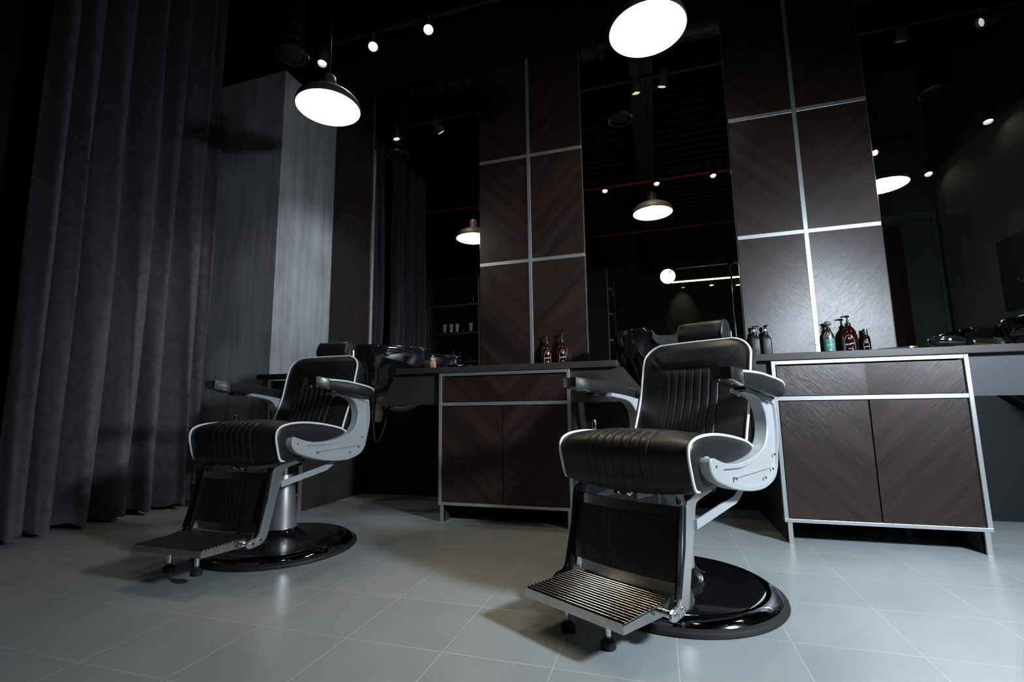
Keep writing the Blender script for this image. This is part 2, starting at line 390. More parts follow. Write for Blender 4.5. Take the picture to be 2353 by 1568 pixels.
# narrow cabinet beside the column
t = thing('vanity_cabinet', 'narrow dark cabinet mostly hidden behind the farther barber chair', 'cabinet', (-2.412, 2.66, 0), 0)
build('side_panel', B(.125, .145, .012, .68, 0, .862), m_lam, t, 0)
build('cabinet_body', B(-.14, .125, .03, .045, .10, .86), m_lam, t, 0)
build('upright_trim', B(.13, .149, 0, .012, 0, .862), m_alu, t, 0); build('upright_trim', B(-.149, -.132, 0, .03, .1, .862), m_alu, t, 0)
build('rail', B(-.13, .13, 0, .03, .10, .114), m_alu, t, 0); build('drawer_front', B(-.13, .13, .005, .03, .12, .82), m_wood, t, 0)

def counter(x0, x1, label, y1=3.315):
    return tag(build('countertop', B(x0, x1, 2.62, y1, .8655, .9, bev=.002), m_lam, None, 0), label, 'countertop')
counter(-2.635, -2.03, 'short dark counter end in front of the grey column', 2.70)
counter(-1.552, -.2016, 'dark brown countertop carrying two red pump bottles')
counter(.262, 1.612, 'dark grey countertop carrying the green spray bottle and clippers')
# aprons under the counters: trapezoid boards beside the cabinets
def apron(pts, label):
    return tag(build('counter_apron', PR(pts, 2.655, 2.675, 'y'), m_lam_g if pts[0][0] > 1 else m_lam, None, 0), label, 'panel')
apron([(-1.575,.865), (-1.266,.865), (-1.266,.676), (-1.68,.676)], 'dark slanted board under the counter, left of the dim cabinet')
apron([(-.463,.865), (-.175,.865), (-.03,.676), (-.463,.676)], 'dark slanted board under the counter between dim cabinet and nearer chair')
apron([(.24,.865), (.543,.865), (.543,.676), (.13,.676)], 'dark slanted board under the counter behind the nearer chair')
apron([(1.345,.865), (1.62,.865), (1.75,.676), (1.345,.676)], 'grey board under the counter at the right picture edge')

# ------------------------------------------------------------------ shampoo basins
def basin(cx, cy, rz, label):
    t = thing('shampoo_basin', label, 'basin', (cx, cy, 0), rz, 'black shampoo basins')
    n = 64
    def ring(s, z, dip, ox=0, sq=3.2, oy=0):
        out = []
        for k in range(n):
            a = 2*PI*k/n; c, d = math.cos(a), math.sin(a)
            r = (abs(c)**sq+abs(d)**sq)**(-1/sq)
            x = .232*s*r*c; y = .27*s*r*d
            g = math.exp(-((x)/.075)**4) if d < 0 else 0            # neck cut at local -y
            out.append(Vector((x+ox, y+oy, z - dip*g)))
        return out
    rings = [ring(.42,.765,0,oy=-.05), ring(.54,.775,0,oy=-.045), ring(.62,.82,0,oy=-.03), ring(.70,.875,.0,oy=-.015), ring(.80,.915,.0,oy=-.01), ring(.92,.965,.005), ring(.97,1.01,.03), ring(1.0,1.055,.045), ring(1.01,1.075,.052), ring(.995,1.083,.055),
             ring(.965,1.083,.056), ring(.94,1.07,.056), ring(.91,1.04,.045), ring(.84,.98,.02), ring(.66,.92,0), ring(.4,.89,0), ring(.1,.88,0)]
    build('bowl', loft(bmesh.new(), rings), m_ceramic, t, 60)
    bm = bmesh.new()                                  # ribbed neck pad in the cut
    for i in range(17):
        x = -.072+.009*i; z = 1.030+.03*(x/.072)**4
        tube(bm, [(x,-.245,z-.012),(x,-.262,z+.004),(x,-.276,z-.004),(x,-.281,z-.045)], .0052, 8)
    build('neck_pad', bm, m_rub, t)
    build('pedestal', LA([(.075,.70),(.08,.705),(.085,.78),(.07,.80)], 32, c=(0,-.03,0)), m_greypipe, t)
    bm = T([(0.02,-.26,1.00),(0.02,-.275,.985),(0.02,-.272,.96)], .008, 10)
    build('tap', bm, m_chrome, t)
    bm = LA([(.028,.66),(.030,.67),(.030,.74),(.045,.76),(.045,.79)], 28, c=(-.02,-.06,0))
    p = build('drain_trap', bm, m_white_pl, t)
    build('trap_cup', LA([(.022,.565),(.034,.572),(.036,.625),(.0385,.628),(.0385,.640),(.034,.645),(.03,.665)], 28, c=(-.02,-.06,0)), m_white_pl, p)
    build('waste_pipe', T(crom([(.0,-.06,.70),(.05,-.04,.695),(.10,.0,.665),(.17,.08,.655),(.24,.17,.70),(.26,.28,.75)], 6), .017, 12), m_greypipe, t)
    build('hose', T(crom([(.10,-.1,.78),(.09,-.11,.62),(.095,-.11,.50),(.13,-.1,.435),(.17,-.08,.48),(.19,-.05,.60),(.18,-.02,.78)], 6), .006, 8), m_rub, t)
    return t
basin(-1.845, 3.0, -.75, 'glossy black shampoo basin behind the farther chair, beside the grey column')
basin(.0, 3.0, .22, 'glossy black shampoo basin with ribbed neck rest behind the nearer chair')
basin(2.01, 3.03, .0, 'glossy black basin cut off by the right picture edge')
tag(build('corrugated_hose', (lambda bm: [bm, [lathe(bm, [(.016,0),(.02,.003),(.016,.006)], 16, c=(0,0,k*.0065)) for k in range(34)]][0])(bmesh.new()), m_rub, None), 'dark corrugated hose hanging under the counter at the right edge', 'hose')
h = bpy.data.objects['corrugated_hose']; h.location = (1.72, 2.9, .58); h.rotation_euler = (0, -.9, 0)

# ------------------------------------------------------------------ barber chair (local: +x photo right, -y towards the footrest)
CH = (.0224, 1.8747, -.5321)
def V3(x, f, z): return Vector((x, -f, z))
ch = thing('barber_chair', 'nearer black leather barber chair with white piping and ribbed steel footrest, at the right', 'chair', (CH[0], CH[1], 0), CH[2], 'barber chairs')
UP = []                                               # parts lifted by the pump on the other chair
def part(name, bm, mat, parent=None, smooth=35, up=True):
    o = build(name, bm, mat, parent or ch, smooth)
    if up and parent is None: UP.append(o.name)
    return o
# base
b0 = part('base', LA([(.35,0),(.354,.006),(.352,.014),(.340,.022)], 96), m_rub, up=False)
build('base_ring', LA([(.338,.018),(.333,.026),(.322,.036),(.306,.043),(.294,.044),(.286,.040)], 96, close=False), m_bchrome, b0)
build('base_cover', LA([(.288,.040),(.27,.044),(.20,.049),(.13,.056),(.100,.066),(.082,.080),(.074,.096),(.0,.097)], 96), m_ceramic, b0)
part('pump_column', LA([(.071,.094),(.070,.10),(.067,.16),(.060,.23),(.052,.30),(.047,.345),(.0,.346)], 64), m_satin, up=False)
part('piston', LA([(.028,.31),(.028,.40),(0,.401)], 32), m_chrome, up=False)
# mechanism
bm = B(-.15, .15, -.24, .13, .388, .415, bev=.004); box(bm, -.06, .06, -.06, .06, .345, .39, bev=.004)
mech = part('seat_frame', bm, m_blackpl)
bm = bmesh.new()
for x in (-.055, -.02): tube(bm, [V3(x,.19,.385), V3(x,.235,.362), V3(x,.25,.372)], .009, 10)
tube(bm, [V3(-.06,.235,.366), V3(-.015,.235,.366)], .007, 10)
build('release_catch', bm, m_chrome, mech)
build('linkage_bar', PR([(-.24,.352),(-.02,.352),(.0,.362),(-.03,.372),(-.24,.372)], .005, .02, 'x'), m_grey, mech)
build('pump_rod', T([V3(.10,.12,.33), V3(.10,.12,.40)], .011, 12), m_chrome, mech)
lv = T([V3(-.20,-.01,.40), V3(-.30,0,.42), V3(-.325,.001,.45), V3(-.33,.001,.50)], .007, 10)
lever = part('lever', lv, m_chrome)
build('grip', LA([(.006,.50),(.0095,.505),(.0095,.59),(.007,.598),(0,.6)], 20, c=(-.33,-.001,0)), m_chrome, lever)

# seat cushion
prof = [(.288,.412),(.300,.459),(.310,.498),(.308,.526),(.291,.544),(.253,.555),(.19,.560),(.123,.558),(.063,.552),(-.001,.543),(-.077,.529),(-.126,.514),(-.150,.496),(-.154,.470),(-.14,.445),(-.06,.425),(.06,.412),(.20,.400),(.262,.398)]
pc = crom([(a,b,0) for a,b in prof], 5, closed=True); NP = len(pc)
cen = sum(pc, Vector())/NP
nrm = []
for i in range(NP):
    tt = pc[(i+1)%NP]-pc[i-1]; nn = Vector((tt.y,-tt.x,0)).normalized()
    if nn.dot(pc[i]-cen) < 0: nn = -nn
    nrm.append(nn)
SW = .244; FL = [-.113+.0335*k for k in range(8)]
def groove(x, lst, wd=.0032): return sum(math.exp(-((x-g)/wd)**2) for g in lst)
def puff(x, lst, amp):
    for a, b in zip(lst, lst[1:]):
        if a < x < b: t_ = (x-a)/(b-a); return amp*math.sin(PI*t_)**.7
    return 0
xs = sorted(set([-SW+2*SW*i/36 for i in range(37)]+[g+d_ for g in FL for d_ in (-.006,-.004,-.002,0,.002,.004,.006)]+[ (a+b)/2 for a,b in zip(FL,FL[1:])]))
rings = []
def seat_ring(x, sc=1.0, off=0):
    r = []
    for i, p in enumerate(pc):
        top = 1.0 if i < 14*5 else 0.0
        cr_ = (1-(abs(x)/SW)**2.6)
        u_ = min(1, max(0, (p.x-.08)/.2)); u_ = u_*u_*(3-2*u_)
        fade = 1.0 if top else max(0, min(1, (p.x-.16)/.1))
        o_ = (.011+.009*u_)*cr_*fade
        o_ += (-.0034*groove(x, FL, .0024) + puff(x, FL, .0018))*fade
        q = p+nrm[i]*o_ if off == 0 else cen+(p-cen)*sc
        r.append(V3(x+off, q.x, q.y))
    return r
rings.append(seat_ring(-SW, .15, -.010)); rings.append(seat_ring(-SW, .75, -.009)); rings.append(seat_ring(-SW, .94, -.006))
for x in xs: rings.append(seat_ring(x))
rings.append(seat_ring(SW, .94, .006)); rings.append(seat_ring(SW, .75, .009)); rings.append(seat_ring(SW, .15, .010))
seat = part('seat', loft(bmesh.new(), rings), m_leather, smooth=70)
pipe2 = [(.262,.404),(.283,.408),(.295,.430),(.304,.461),(.313,.498),(.311,.527),(.293,.546),(.253,.558),(.19,.563),(.123,.561),(.063,.555),(-.001,.546),(-.077,.532),(-.126,.517),(-.153,.499),(-.158,.475)]
for s in (-1, 1):
    build('piping', T(crom([V3(s*(SW+.001), a, b) for a, b in pipe2], 4), .0046, 10), m_pipe, seat)

# backrest
Z0, Z1 = .455, .911
def bw(z):
    if z < .84: return .2275
    t_ = min(1, (z-.84)/.071); return .2275-.085*(1-math.sqrt(max(0, 1-t_*t_)))
def bplane(z): return -.13-(z-.5)*.34
def seg_d(px, pz, a, b):
    ax, az = a; bx, bz = b; dx, dz = bx-ax, bz-az; t_ = max(0, min(1, ((px-ax)*dx+(pz-az)*dz)/(dx*dx+dz*dz)))
    return math.hypot(px-ax-t_*dx, pz-az-t_*dz)
ST = [(-.203,.885),(-.113,.800),(.119,.798),(.205,.885)]
BF = [-.113+.0331*k for k in range(8)]
def bfront(x, z):
    e = min(1, max(0, 1-(abs(x)/bw(z))**3)); ez = min(1, (Z1-z)/.03)
    f = bplane(z) - .013*math.exp(-((z-.68)/.09)**2) + .024*e*math.sqrt(max(ez, 0))
    d_ = min(seg_d(x, z, a, b) for a, b in zip(ST, ST[1:]))
    f -= .0045*math.exp(-(d_/.0045)**2)
    if z > .80 and d_ > .001 and abs(x) < .2: f += .006*e*min(1, (z-.80)/.03)*min(1, ez)
    if z < .80: f += (-.0038*groove(x, BF, .003)+puff(x, BF, .0018))*min(1, (.80-z)/.012)
    return f
us = sorted(set([-1+2*i/44 for i in range(45)]+[(g+d_)/.2275 for g in BF for d_ in (-.006,-.003,0,.003,.006)]+[(a+b)/2/.2275 for a,b in zip(BF,BF[1:])]))
zs = [Z0+(.79-Z0)*i/16 for i in range(16)]+[.79+(.84-.79)*i/9 for i in range(9)]+[.84+.071*math.sin(PI/2*i/16) for i in range(17)]
bm = bmesh.new(); TH = .092
Fg = [[bm.verts.new(V3(u*bw(z), bfront(u*bw(z), z), z)) for u in us] for z in zs]
Bg = [[bm.verts.new(V3(u*(bw(z)-.02), bplane(z)-TH-.012*(1-u*u), min(z, Z1-.014)-.03)) for u in us] for z in zs]
R_, C_ = len(zs), len(us)
for i in range(R_-1):
    for j in range(C_-1):
        bm.faces.new((Fg[i][j], Fg[i][j+1], Fg[i+1][j+1], Fg[i+1][j])); bm.faces.new((Bg[i][j], Bg[i+1][j], Bg[i+1][j+1], Bg[i][j+1]))
per = [(0,j) for j in range(C_)]+[(i,C_-1) for i in range(1,R_)]+[(R_-1,j) for j in range(C_-2,-1,-1)]+[(i,0) for i in range(R_-2,0,-1)]
cz = Vector((0,0,.7)); prev = [Fg[i][j] for i,j in per]; last = [Bg[i][j] for i,j in per]
chain = [prev]
for t_ in (.12, .35, .65, .88):
    ring = []
    for a, b in zip(prev, last):
        q = a.co.lerp(b.co, t_); d_ = Vector((q.x, 0, q.z-.68)); d_.normalize(); q = q+d_*.010*math.sin(PI*t_)**.6
        ring.append(bm.verts.new(q))
    chain.append(ring)
chain.append(last)
for A, Bv in zip(chain, chain[1:]):
    n = len(A)
    for k in range(n): bm.faces.new((A[k], A[(k+1)%n], Bv[(k+1)%n], Bv[k]))
back = part('backrest', bm, m_leather, smooth=70)
edge = [V3(.2285, bfront(.2275,z)+.002, z) for z in [Z0+(.84-Z0)*i/14 for i in range(14)]]
top = [(bw(.84+.071*math.sin(PI/2*i/8)), .84+.071*math.sin(PI/2*i/8)) for i in range(9)]
edge += [V3(x+.0008, bfront(x,z)+.002, z+.0005) for x, z in top]
lft = [Vector((-p.x, p.y, p.z)) for p in edge[::-1]]
build('piping', T(crom(edge+[V3(0, bfront(0,Z1)+.002, Z1+.002)]+lft, 3), .0050, 10), m_pipe, back)
bm = bmesh.new()
for off in (.0028, -.0028):
    pts = []
    for a, b in zip(ST, ST[1:]):
        for k in range(8):
            x = a[0]+(b[0]-a[0])*k/8; z = a[1]+(b[1]-a[1])*k/8+off; pts.append(V3(x, bfront(x,z)+.0004, z))
    tube(bm, pts, .0008, 6)
build('stitching', bm, m_rub, back)
# headrest
n_ = 40; rings = []
def hr_ring(x, s):
    a0 = math.radians(22); out = []
    for (u, v) in rrect(0, 0, .080*s, .098*s, .037*s, 6):
        out.append(V3(x, -.350+u*math.cos(a0)-v*math.sin(a0), .957+u*math.sin(a0)+v*math.cos(a0)))
    return out
for x, s in ((-.100,.2),(-.1,.80),(-.098,.93),(-.094,1),(-.05,1.02),(0,1.03),(.05,1.02),(.094,1),(.098,.93),(.1,.80),(.1,.2)): rings.append(hr_ring(x, s))
hr = part('headrest', loft(bmesh.new(), rings), m_leather, smooth=60)
for s in (-1, 1): build('seam', T(hr_ring(s*.0955, 1.005), .0022, 6, closed=True), m_leather, hr)
for s in (-1, 1): build('headrest_post', T([V3(s*.106,-.372,.955), V3(s*.106,-.37,.90), V3(s*.100,-.355,.82)], .0065, 10), m_chrome, hr)

# arm brackets, screws, pads
OUT = [(.255,.501),(.264,.490),(.264,.469),(.248,.447),(.223,.431),(.181,.417),(.124,.400),(.064,.387),(-.001,.377),(-.07,.371),(-.135,.372),(-.194,.383),(-.233,.400),(-.259,.431),(-.275,.481),(-.291,.533),(-.296,.576),(-.290,.630),(-.282,.670)]
TOPL = [(-.218,.681),(-.131,.695),(-.069,.703),(-.009,.708)]
INN = [(-.003,.693),(-.045,.688),(-.096,.681),(-.137,.670),(-.165,.649),(-.185,.619),(-.190,.582),(-.181,.547),(-.158,.519),(-.126,.500),(-.08,.487),(-.022,.477),(.047,.471),(.111,.472),(.161,.479),(.201,.489),(.232,.499)]
o3 = [(p.x,p.y) for p in crom([(a,b,0) for a,b in OUT],2)]+TOPL+[(p.x,p.y) for p in crom([(a,b,0) for a,b in INN],2)]
def offset_in(poly, d_, m0):
    """points of poly moved inward by d_ (poly in (f,z))"""
    out = []; n = len(poly)
    ar = sum(poly[i][0]*poly[(i+1)%n][1]-poly[(i+1)%n][0]*poly[i][1] for i in range(n)); sgn = 1 if ar > 0 else -1
    for i in range(n):
        a, b = poly[i-1], poly[(i+1)%n]; tx, tz = b[0]-a[0], b[1]-a[1]; l = math.hypot(tx, tz) or 1
        out.append((poly[i][0]-sgn*tz/l*d_, poly[i][1]+sgn*tx/l*d_))
    return out
RECESS = [(.185,.462),(.12,.460),(.05,.457),(-.02,.462),(-.085,.472),(-.135,.486),(-.180,.512),(-.208,.550),(-.214,.590),(-.206,.625),(-.190,.655),(-.200,.668),(-.262,.656),(-.273,.645),(-.279,.60),(-.279,.55),(-.266,.49),(-.252,.445),(-.225,.412),(-.19,.396),(-.135,.386),(-.06,.386),(.01,.392),(.08,.407),(.14,.424),(.185,.440)]
def bracket(s):
    bm = bmesh.new(); xo, xi = s*.285, s*.240
    P0 = o3; P1 = offset_in(o3, .003, 0); P2 = offset_in(o3, .011, 0); P3 = offset_in(o3, .0125, 0)
    rg = [[V3(xi, a, b) for a, b in offset_in(o3,.003,0)], [V3(xi+s*.003, a, b) for a, b in P0], [V3(xo-s*.003, a, b) for a, b in P0], [V3(xo, a, b) for a, b in P1]]
    RR = [[bm.verts.new(p) for p in r] for r in rg]; n = len(RR[0])
    for A, Bv in zip(RR, RR[1:]):
        for k in range(n): bm.faces.new((A[k], A[(k+1)%n], Bv[(k+1)%n], Bv[k]))
    bm.faces.new(RR[0][::-1])
    rec = [(p.x,p.y) for p in crom([(a,b,0) for a,b in RECESS], 3, closed=True)]
    r1 = [bm.verts.new(V3(xo, a, b)) for a, b in rec]; r2 = [bm.verts.new(V3(xo-s*.008, a, b)) for a, b in offset_in(rec,.0025,0)]
    m = len(r1)
    for k in range(m): bm.faces.new((r1[k], r1[(k+1)%m], r2[(k+1)%m], r2[k]))
    def edges_of(L_): return [bm.edges.get((L_[k], L_[(k+1)%len(L_)])) for k in range(len(L_))]
    bmesh.ops.triangle_fill(bm, edges=edges_of(RR[-1])+edges_of(r1), use_beauty=True)
    bm.faces.new(r2)
    o = part('arm_bracket', bm, m_grey, smooth=40)
    rib = PR([(-.105,.4285),(.205,.4335),(.205,.438),(-.105,.433)], min(xo-s*.001, xo-s*.0085), max(xo-s*.001, xo-s*.0085), 'x')
    build('casting_rib', rib, m_grey, o, 0)
    for a, b in ((.232,.475),(.101,.426),(-.133,.405),(-.233,.475),(-.205,.428)):
        build('screw', lathe(bmesh.new(), [(.0055,-s*.001),(.005,s*.002),(.0025,s*.0032),(0,s*.0034)], 14, c=(xo,-a,b), axis='x'), m_chrome, o)
    build('hinge_boss', lathe(bmesh.new(), [(.026,0),(.028,s*.004),(.028,s*.036),(.025,s*.04)], 28, c=(s*.222,-.228,.475), axis='x'), m_grey, o)
    for a in (.0-.02, -.085): build('screw', LA([(.006,0),(.0045,-.006),(0,-.0062)], 12, c=(s*.262,-a,.686)), m_chrome, o)
    return o
def armpad(s):
    rings = []
    st = [(.105,.296,.056,.712,.760),(.08,.297,.060,.711,.761),(.03,.298,.070,.705,.760),(-.03,.300,.078,.697,.757),(-.10,.301,.082,.689,.749),(-.17,.301,.082,.683,.741),(-.22,.300,.078,.680,.733),(-.25,.299,.068,.682,.724),(-.266,.298,.050,.688,.716),(-.272,.298,.028,.694,.710)]
    for f, cx, w_, zb, zt in st:
        rings.append([V3(s*a, f, b) for a, b in rrect(cx, (zb+zt)/2, w_, zt-zb, .014, 4)])
    bm = loft(bmesh.new(), rings); o = part('armrest', bm, m_leather, smooth=60)
    pts = [V3(s*(cx+w_/2-.003), f, zt-.003) for f, cx, w_, zb, zt in st[:-1]]+[V3(s*.300,-.272,.706)]
    build('piping', T(crom(pts, 3), .0042, 8), m_pipe, o)
    bm = prism(bmesh.new(), [(-.188,.731),(-.1875,.768),(-.098,.764),(-.098,.712),(-.12,.718)], min(s*.266,s*.331), max(s*.266,s*.331), 'x', bev=.0015)
    c = build('chrome_cap', bm, m_cap, o)
    for x, f in ((.28,.16),(.315,.16),(.30,.115)): build('screw', LA([(.004,0),(.003,-.005),(0,-.0052)], 10, c=(s*x,-f,.7245+(.16-f)*-.1)), m_chrome, c)
    build('pad_underplate', PR([(-.06,.700),(-.06,.712),(.24,.690),(.24,.678)], min(s*.282,s*.318), max(s*.282,s*.318), 'x'), m_blackpl, o)
    return o
for s in (1, -1):
    bracket(s); armpad(s)
    bar = [(.081,.400),(.096,.388),(.200,.371),(.222,.364),(.231,.350),(.242,.303),(.261,.245),(.296,.118),(.305,.098),(.318,.086),(.335,.079),(.377,.074),(.393,.078),(.402,.088),(.398,.100),(.386,.107),(.355,.110),(.342,.122),(.303,.253),(.286,.360),(.276,.374),(.249,.384),(.134,.413)]
    o = part('side_bar', PR([(-a,b) for a,b in bar], s*.205, s*.214, 'x', bev=.001), m_satin if s > 0 else m_bchrome, smooth=0)  # same chrome plate; its bright and dark reflections are put into two materials
    for a, b in ((.377,.090),(.340,.096)):
        build('hinge_bolt', lathe(bmesh.new(), [(.0095,0),(.009,s*.004),(.005,s*.0055),(0,s*.0058)], 18, c=(s*.214,-a,b), axis='x'), m_chrome, o)
    build('pivot_link', PR([(-.10,.40),(-.20,.455),(-.235,.47),(-.225,.445),(-.16,.395),(-.12,.385)], s*.212, s*.224, 'x'), m_bchrome, o, 0)
    st = [(-.125,.378),(-.085,.345),(-.04,.326),(.242,.291),(.240,.318),(-.025,.352),(-.055,.367),(-.078,.385)]
    part('strut', PR([(-a,b) for a,b in st], s*.2145, s*.221, 'x', bev=.0008), m_grey, smooth=0)
# leg panel (bowed), chrome bands
def bow(x, z): 
    fz = .276+(.352-z)*.165
    return fz + .018*(1-(x/.19)**2)
def leg_slab(z0, z1, d0, fl=True):
    bm = bmesh.new(); LF = [-.075+.025*k for k in range(7)]
    xs_ = sorted(set([-.19+.38*i/24 for i in range(25)]+([g+e for g in LF for e in (-.004,0,.004)] if fl else [])))
    zz = [z0+(z1-z0)*i/8 for i in range(9)]
    fr = [[bm.verts.new(V3(x, bow(x,z)+d0-(.0016*groove(x,LF,.003) if fl else 0), z)) for x in xs_] for z in zz]
    bk = [[bm.verts.new(V3(x, bow(x,z)-.012, z)) for x in xs_] for z in zz]
    for i in range(8):
        for j in range(len(xs_)-1):
            bm.faces.new((fr[i][j],fr[i][j+1],fr[i+1][j+1],fr[i+1][j])); bm.faces.new((bk[i][j],bk[i+1][j],bk[i+1][j+1],bk[i][j+1]))
        bm.faces.new((fr[i][0],fr[i+1][0],bk[i+1][0],bk[i][0])); bm.faces.new((fr[i][-1],bk[i][-1],bk[i+1][-1],fr[i+1][-1]))
    for j in range(len(xs_)-1):
        bm.faces.new((fr[0][j],bk[0][j],bk[0][j+1],fr[0][j+1])); bm.faces.new((fr[-1][j],fr[-1][j+1],bk[-1][j+1],bk[-1][j]))
    return bm
lp = part('leg_panel', leg_slab(.150, .325, .004), m_leather)
build('chrome_band', leg_slab(.325, .355, 0, False), m_cap, lp); build('chrome_band', leg_slab(.118, .150, 0, False), m_cap, lp)
for s in (-1, 1): build('side_channel', PR([(-.325,.10),(-.345,.10),(-.292,.36),(-.275,.36)], min(s*.191,s*.197), max(s*.191,s*.197), 'x'), m_bchrome, lp, 0)
# footrest
pts = [(-.333,.100)]; NR = 15; f0, f1 = .333, .562
for k in range(NR*10):
    u = k/(NR*10); pts.append((-(f0+(f1-f0)*u), .1135+.0030*math.sin(2*PI*(u*NR-.25))))
pts += [(-.5665,.1135), (-.5675,.089), (-.560,.088), (-.558,.104), (-.36,.100), (-.36,.094)]
ft = part('footrest', PR(pts, -.1735, .1735, 'x'), m_steel, smooth=50)
for s in (-1, 1):
    build('side_rim', PR([(-.36,.078),(-.345,.1095),(-.567,.1095),(-.5675,.089)], s*.1735, s*.177, 'x'), m_steel, ft, 0)
    build('pivot_tube', lathe(bmesh.new(), [(.011,0),(.012,s*.003),(.012,s*.026),(.010,s*.028)], 20, c=(s*.177,-.377,.090), axis='x'), m_chrome, ft)
for s in (-1, 1):
    fo = build('leveling_foot', LA([(.009,.030),(.009,.105),(0,.106)], 20, c=(s*.072,-.493,0)), m_chrome, ft)
    build('rubber_pad', LA([(.019,0),(.0215,.003),(.0215,.017),(.016,.022),(.009,.024),(.009,.034),(0,.034)], 28, c=(s*.072,-.493,0)), m_rub, fo)

ch2 = copy_tree(ch)
ch2.location = (-1.7846, 1.9781, 0); ch2.rotation_euler = (0, 0, -.0209)
ch2['label'] = 'farther black leather barber chair with white piping, at the left near the curtain'
for c in ch2.children:
    if c.name.split('.')[0] in {u.split('.')[0] for u in UP}: c.location.z = .0368

# ------------------------------------------------------------------ curtains
def curtain(pts,  label, z0=.03, z1=4.06):
    mx_ = sum(p[0] for p in pts)/len(pts); pts = [(mx_+(a-mx_)*1.55, b) for a, b in pts]
    path = crom([(a,b,0) for a,b in pts], 7); bm = bmesh.new(); th = .012
    zz = [z0, z0+.008]+[z0+.10, z0+.104, z0+.112, z0+.12]+[z0+.2+(z1-z0-.2)*i/14 for i in range(15)]
    rows = []
    cx = sum(p[0] for p in pts)/len(pts)
    for z in zz:
        k = 1.0 - .28*(z-z0)/(z1-z0); hem = .0025 if abs(z-(z0+.106)) < .004 else 0
        row = []
        for i, p in enumerate(path):
            wob = .012*math.sin(z*1.7+i*.35)+.006*math.sin(z*3.9+i*.9)
            row.append(bm.verts.new((cx+(p.x-cx)*k+wob-hem, p.y+.006*math.sin(z*2.3+i*.5), z+ (.012*math.sin(i*.5) if z < .2 else 0))))
        rows.append(row)
    for A, Bv in zip(rows, rows[1:]):
        for j in range(len(A)-1): bm.faces.new((A[j],A[j+1],Bv[j+1],Bv[j]))
    bmesh.ops.recalc_face_normals(bm, faces=bm.faces[:])
    bmesh.ops.solidify(bm, geom=bm.faces[:], thickness=.008)
    return tag(build('curtain', bm, m_curtain, None, 60), label, 'curtain')
curtain([(-3.30,1.645),(-3.22,1.655),(-3.19,1.68),(-3.24,1.71),(-3.37,1.725),(-3.38,1.75),(-3.25,1.775),(-3.20,1.81),(-3.25,1.84),(-3.38,1.865),(-3.39,1.89),(-3.27,1.93),(-3.20,1.985),(-3.25,2.03),(-3.36,2.075),(-3.33,2.12),(-3.22,2.165),(-3.20,2.20),(-3.26,2.24),(-3.35,2.27),(-3.31,2.32),(-3.22,2.355),(-3.24,2.385),(-3.31,2.43),(-3.32,2.47),(-3.23,2.52),(-3.19,2.55),(-3.23,2.58),(-3.27,2.60),(-3.22,2.625),(-3.18,2.645)],
        'heavy aubergine floor-length curtain with deep folds beside the grey column')
p2 = []; y = .45
random.seed(3)
while y < 1.25:
    p2 += [(-3.36+random.uniform(-.02,.02), y), (-3.28,y+.03), (-3.20+random.uniform(-.02,.02), y+.07), (-3.27,y+.11)]; y += .15
curtain(p2, 'second aubergine curtain at the left picture edge, beyond the dark gap')
tag(build('curtain_rail', B(-3.33, -3.25, .4, 2.6, 4.09, 4.12), m_black, None, 0), 'black ceiling rail above the aubergine curtains', 'rail')

# ------------------------------------------------------------------ pendants
def pendant(x, y, z, label):
    t = thing('pendant_lamp', label, 'lamp', (x, y, z), 0, 'black dome pendant lamps over the barber chairs')
    shade = [(.1800,0),(.1835,.002),(.1825,.018),(.173,.044),(.150,.067),(.118,.085),(.084,.096),(.056,.102),(.045,.108),(.042,.125),(.040,.165),(.036,.198),(.030,.206),(.010,.208)]
    inner = [(.1795,.0005),(.179,.015),(.169,.042),(.146,.063),(.114,.080),(.081,.091),(.052,.097),(.02,.099),(.0,.099)]
    s = build('lamp_shade', LA(shade, 72, close=False), m_lampblack, t, 50)
    build('shade_lining', LA(inner, 72, close=False), m_enamel, s, 50, recalc=True)
    build('bulb', LA([(.0,-.002),(.018,.001),(.032,.014),(.038,.034),(.033,.054),(.02,.072),(.015,.092)], 32), m_bulb, t)
    build('cord', T([(0,0,.20),(0,0,CEIL-z-.02)], .003, 8), m_blackpl, t)
    build('ceiling_rose', LA([(.045,CEIL-z-.03),(.045,CEIL-z),(0,CEIL-z)], 24), m_blackpl, t)
    lamp('pendant_light', 'SPOT', (x, y, z-.008), PEND_W*4, WHITE, (x, y, 0), .05, 160, .5)
    l2 = lamp('pendant_glow', 'POINT', (x, y, z+.035), .5, WHITE, None, .04)
    return t
pendant(-1.768, 2.17, 2.415, 'lit black dome pendant lamp above the farther chair, beside the grey column')
pendant(.045, 2.175, 2.445, 'lit black dome pendant lamp at the top of the picture above the nearer chair')
pendant(1.89, 2.15, 2.44, 'lit black dome pendant lamp seen only in the right mirror')

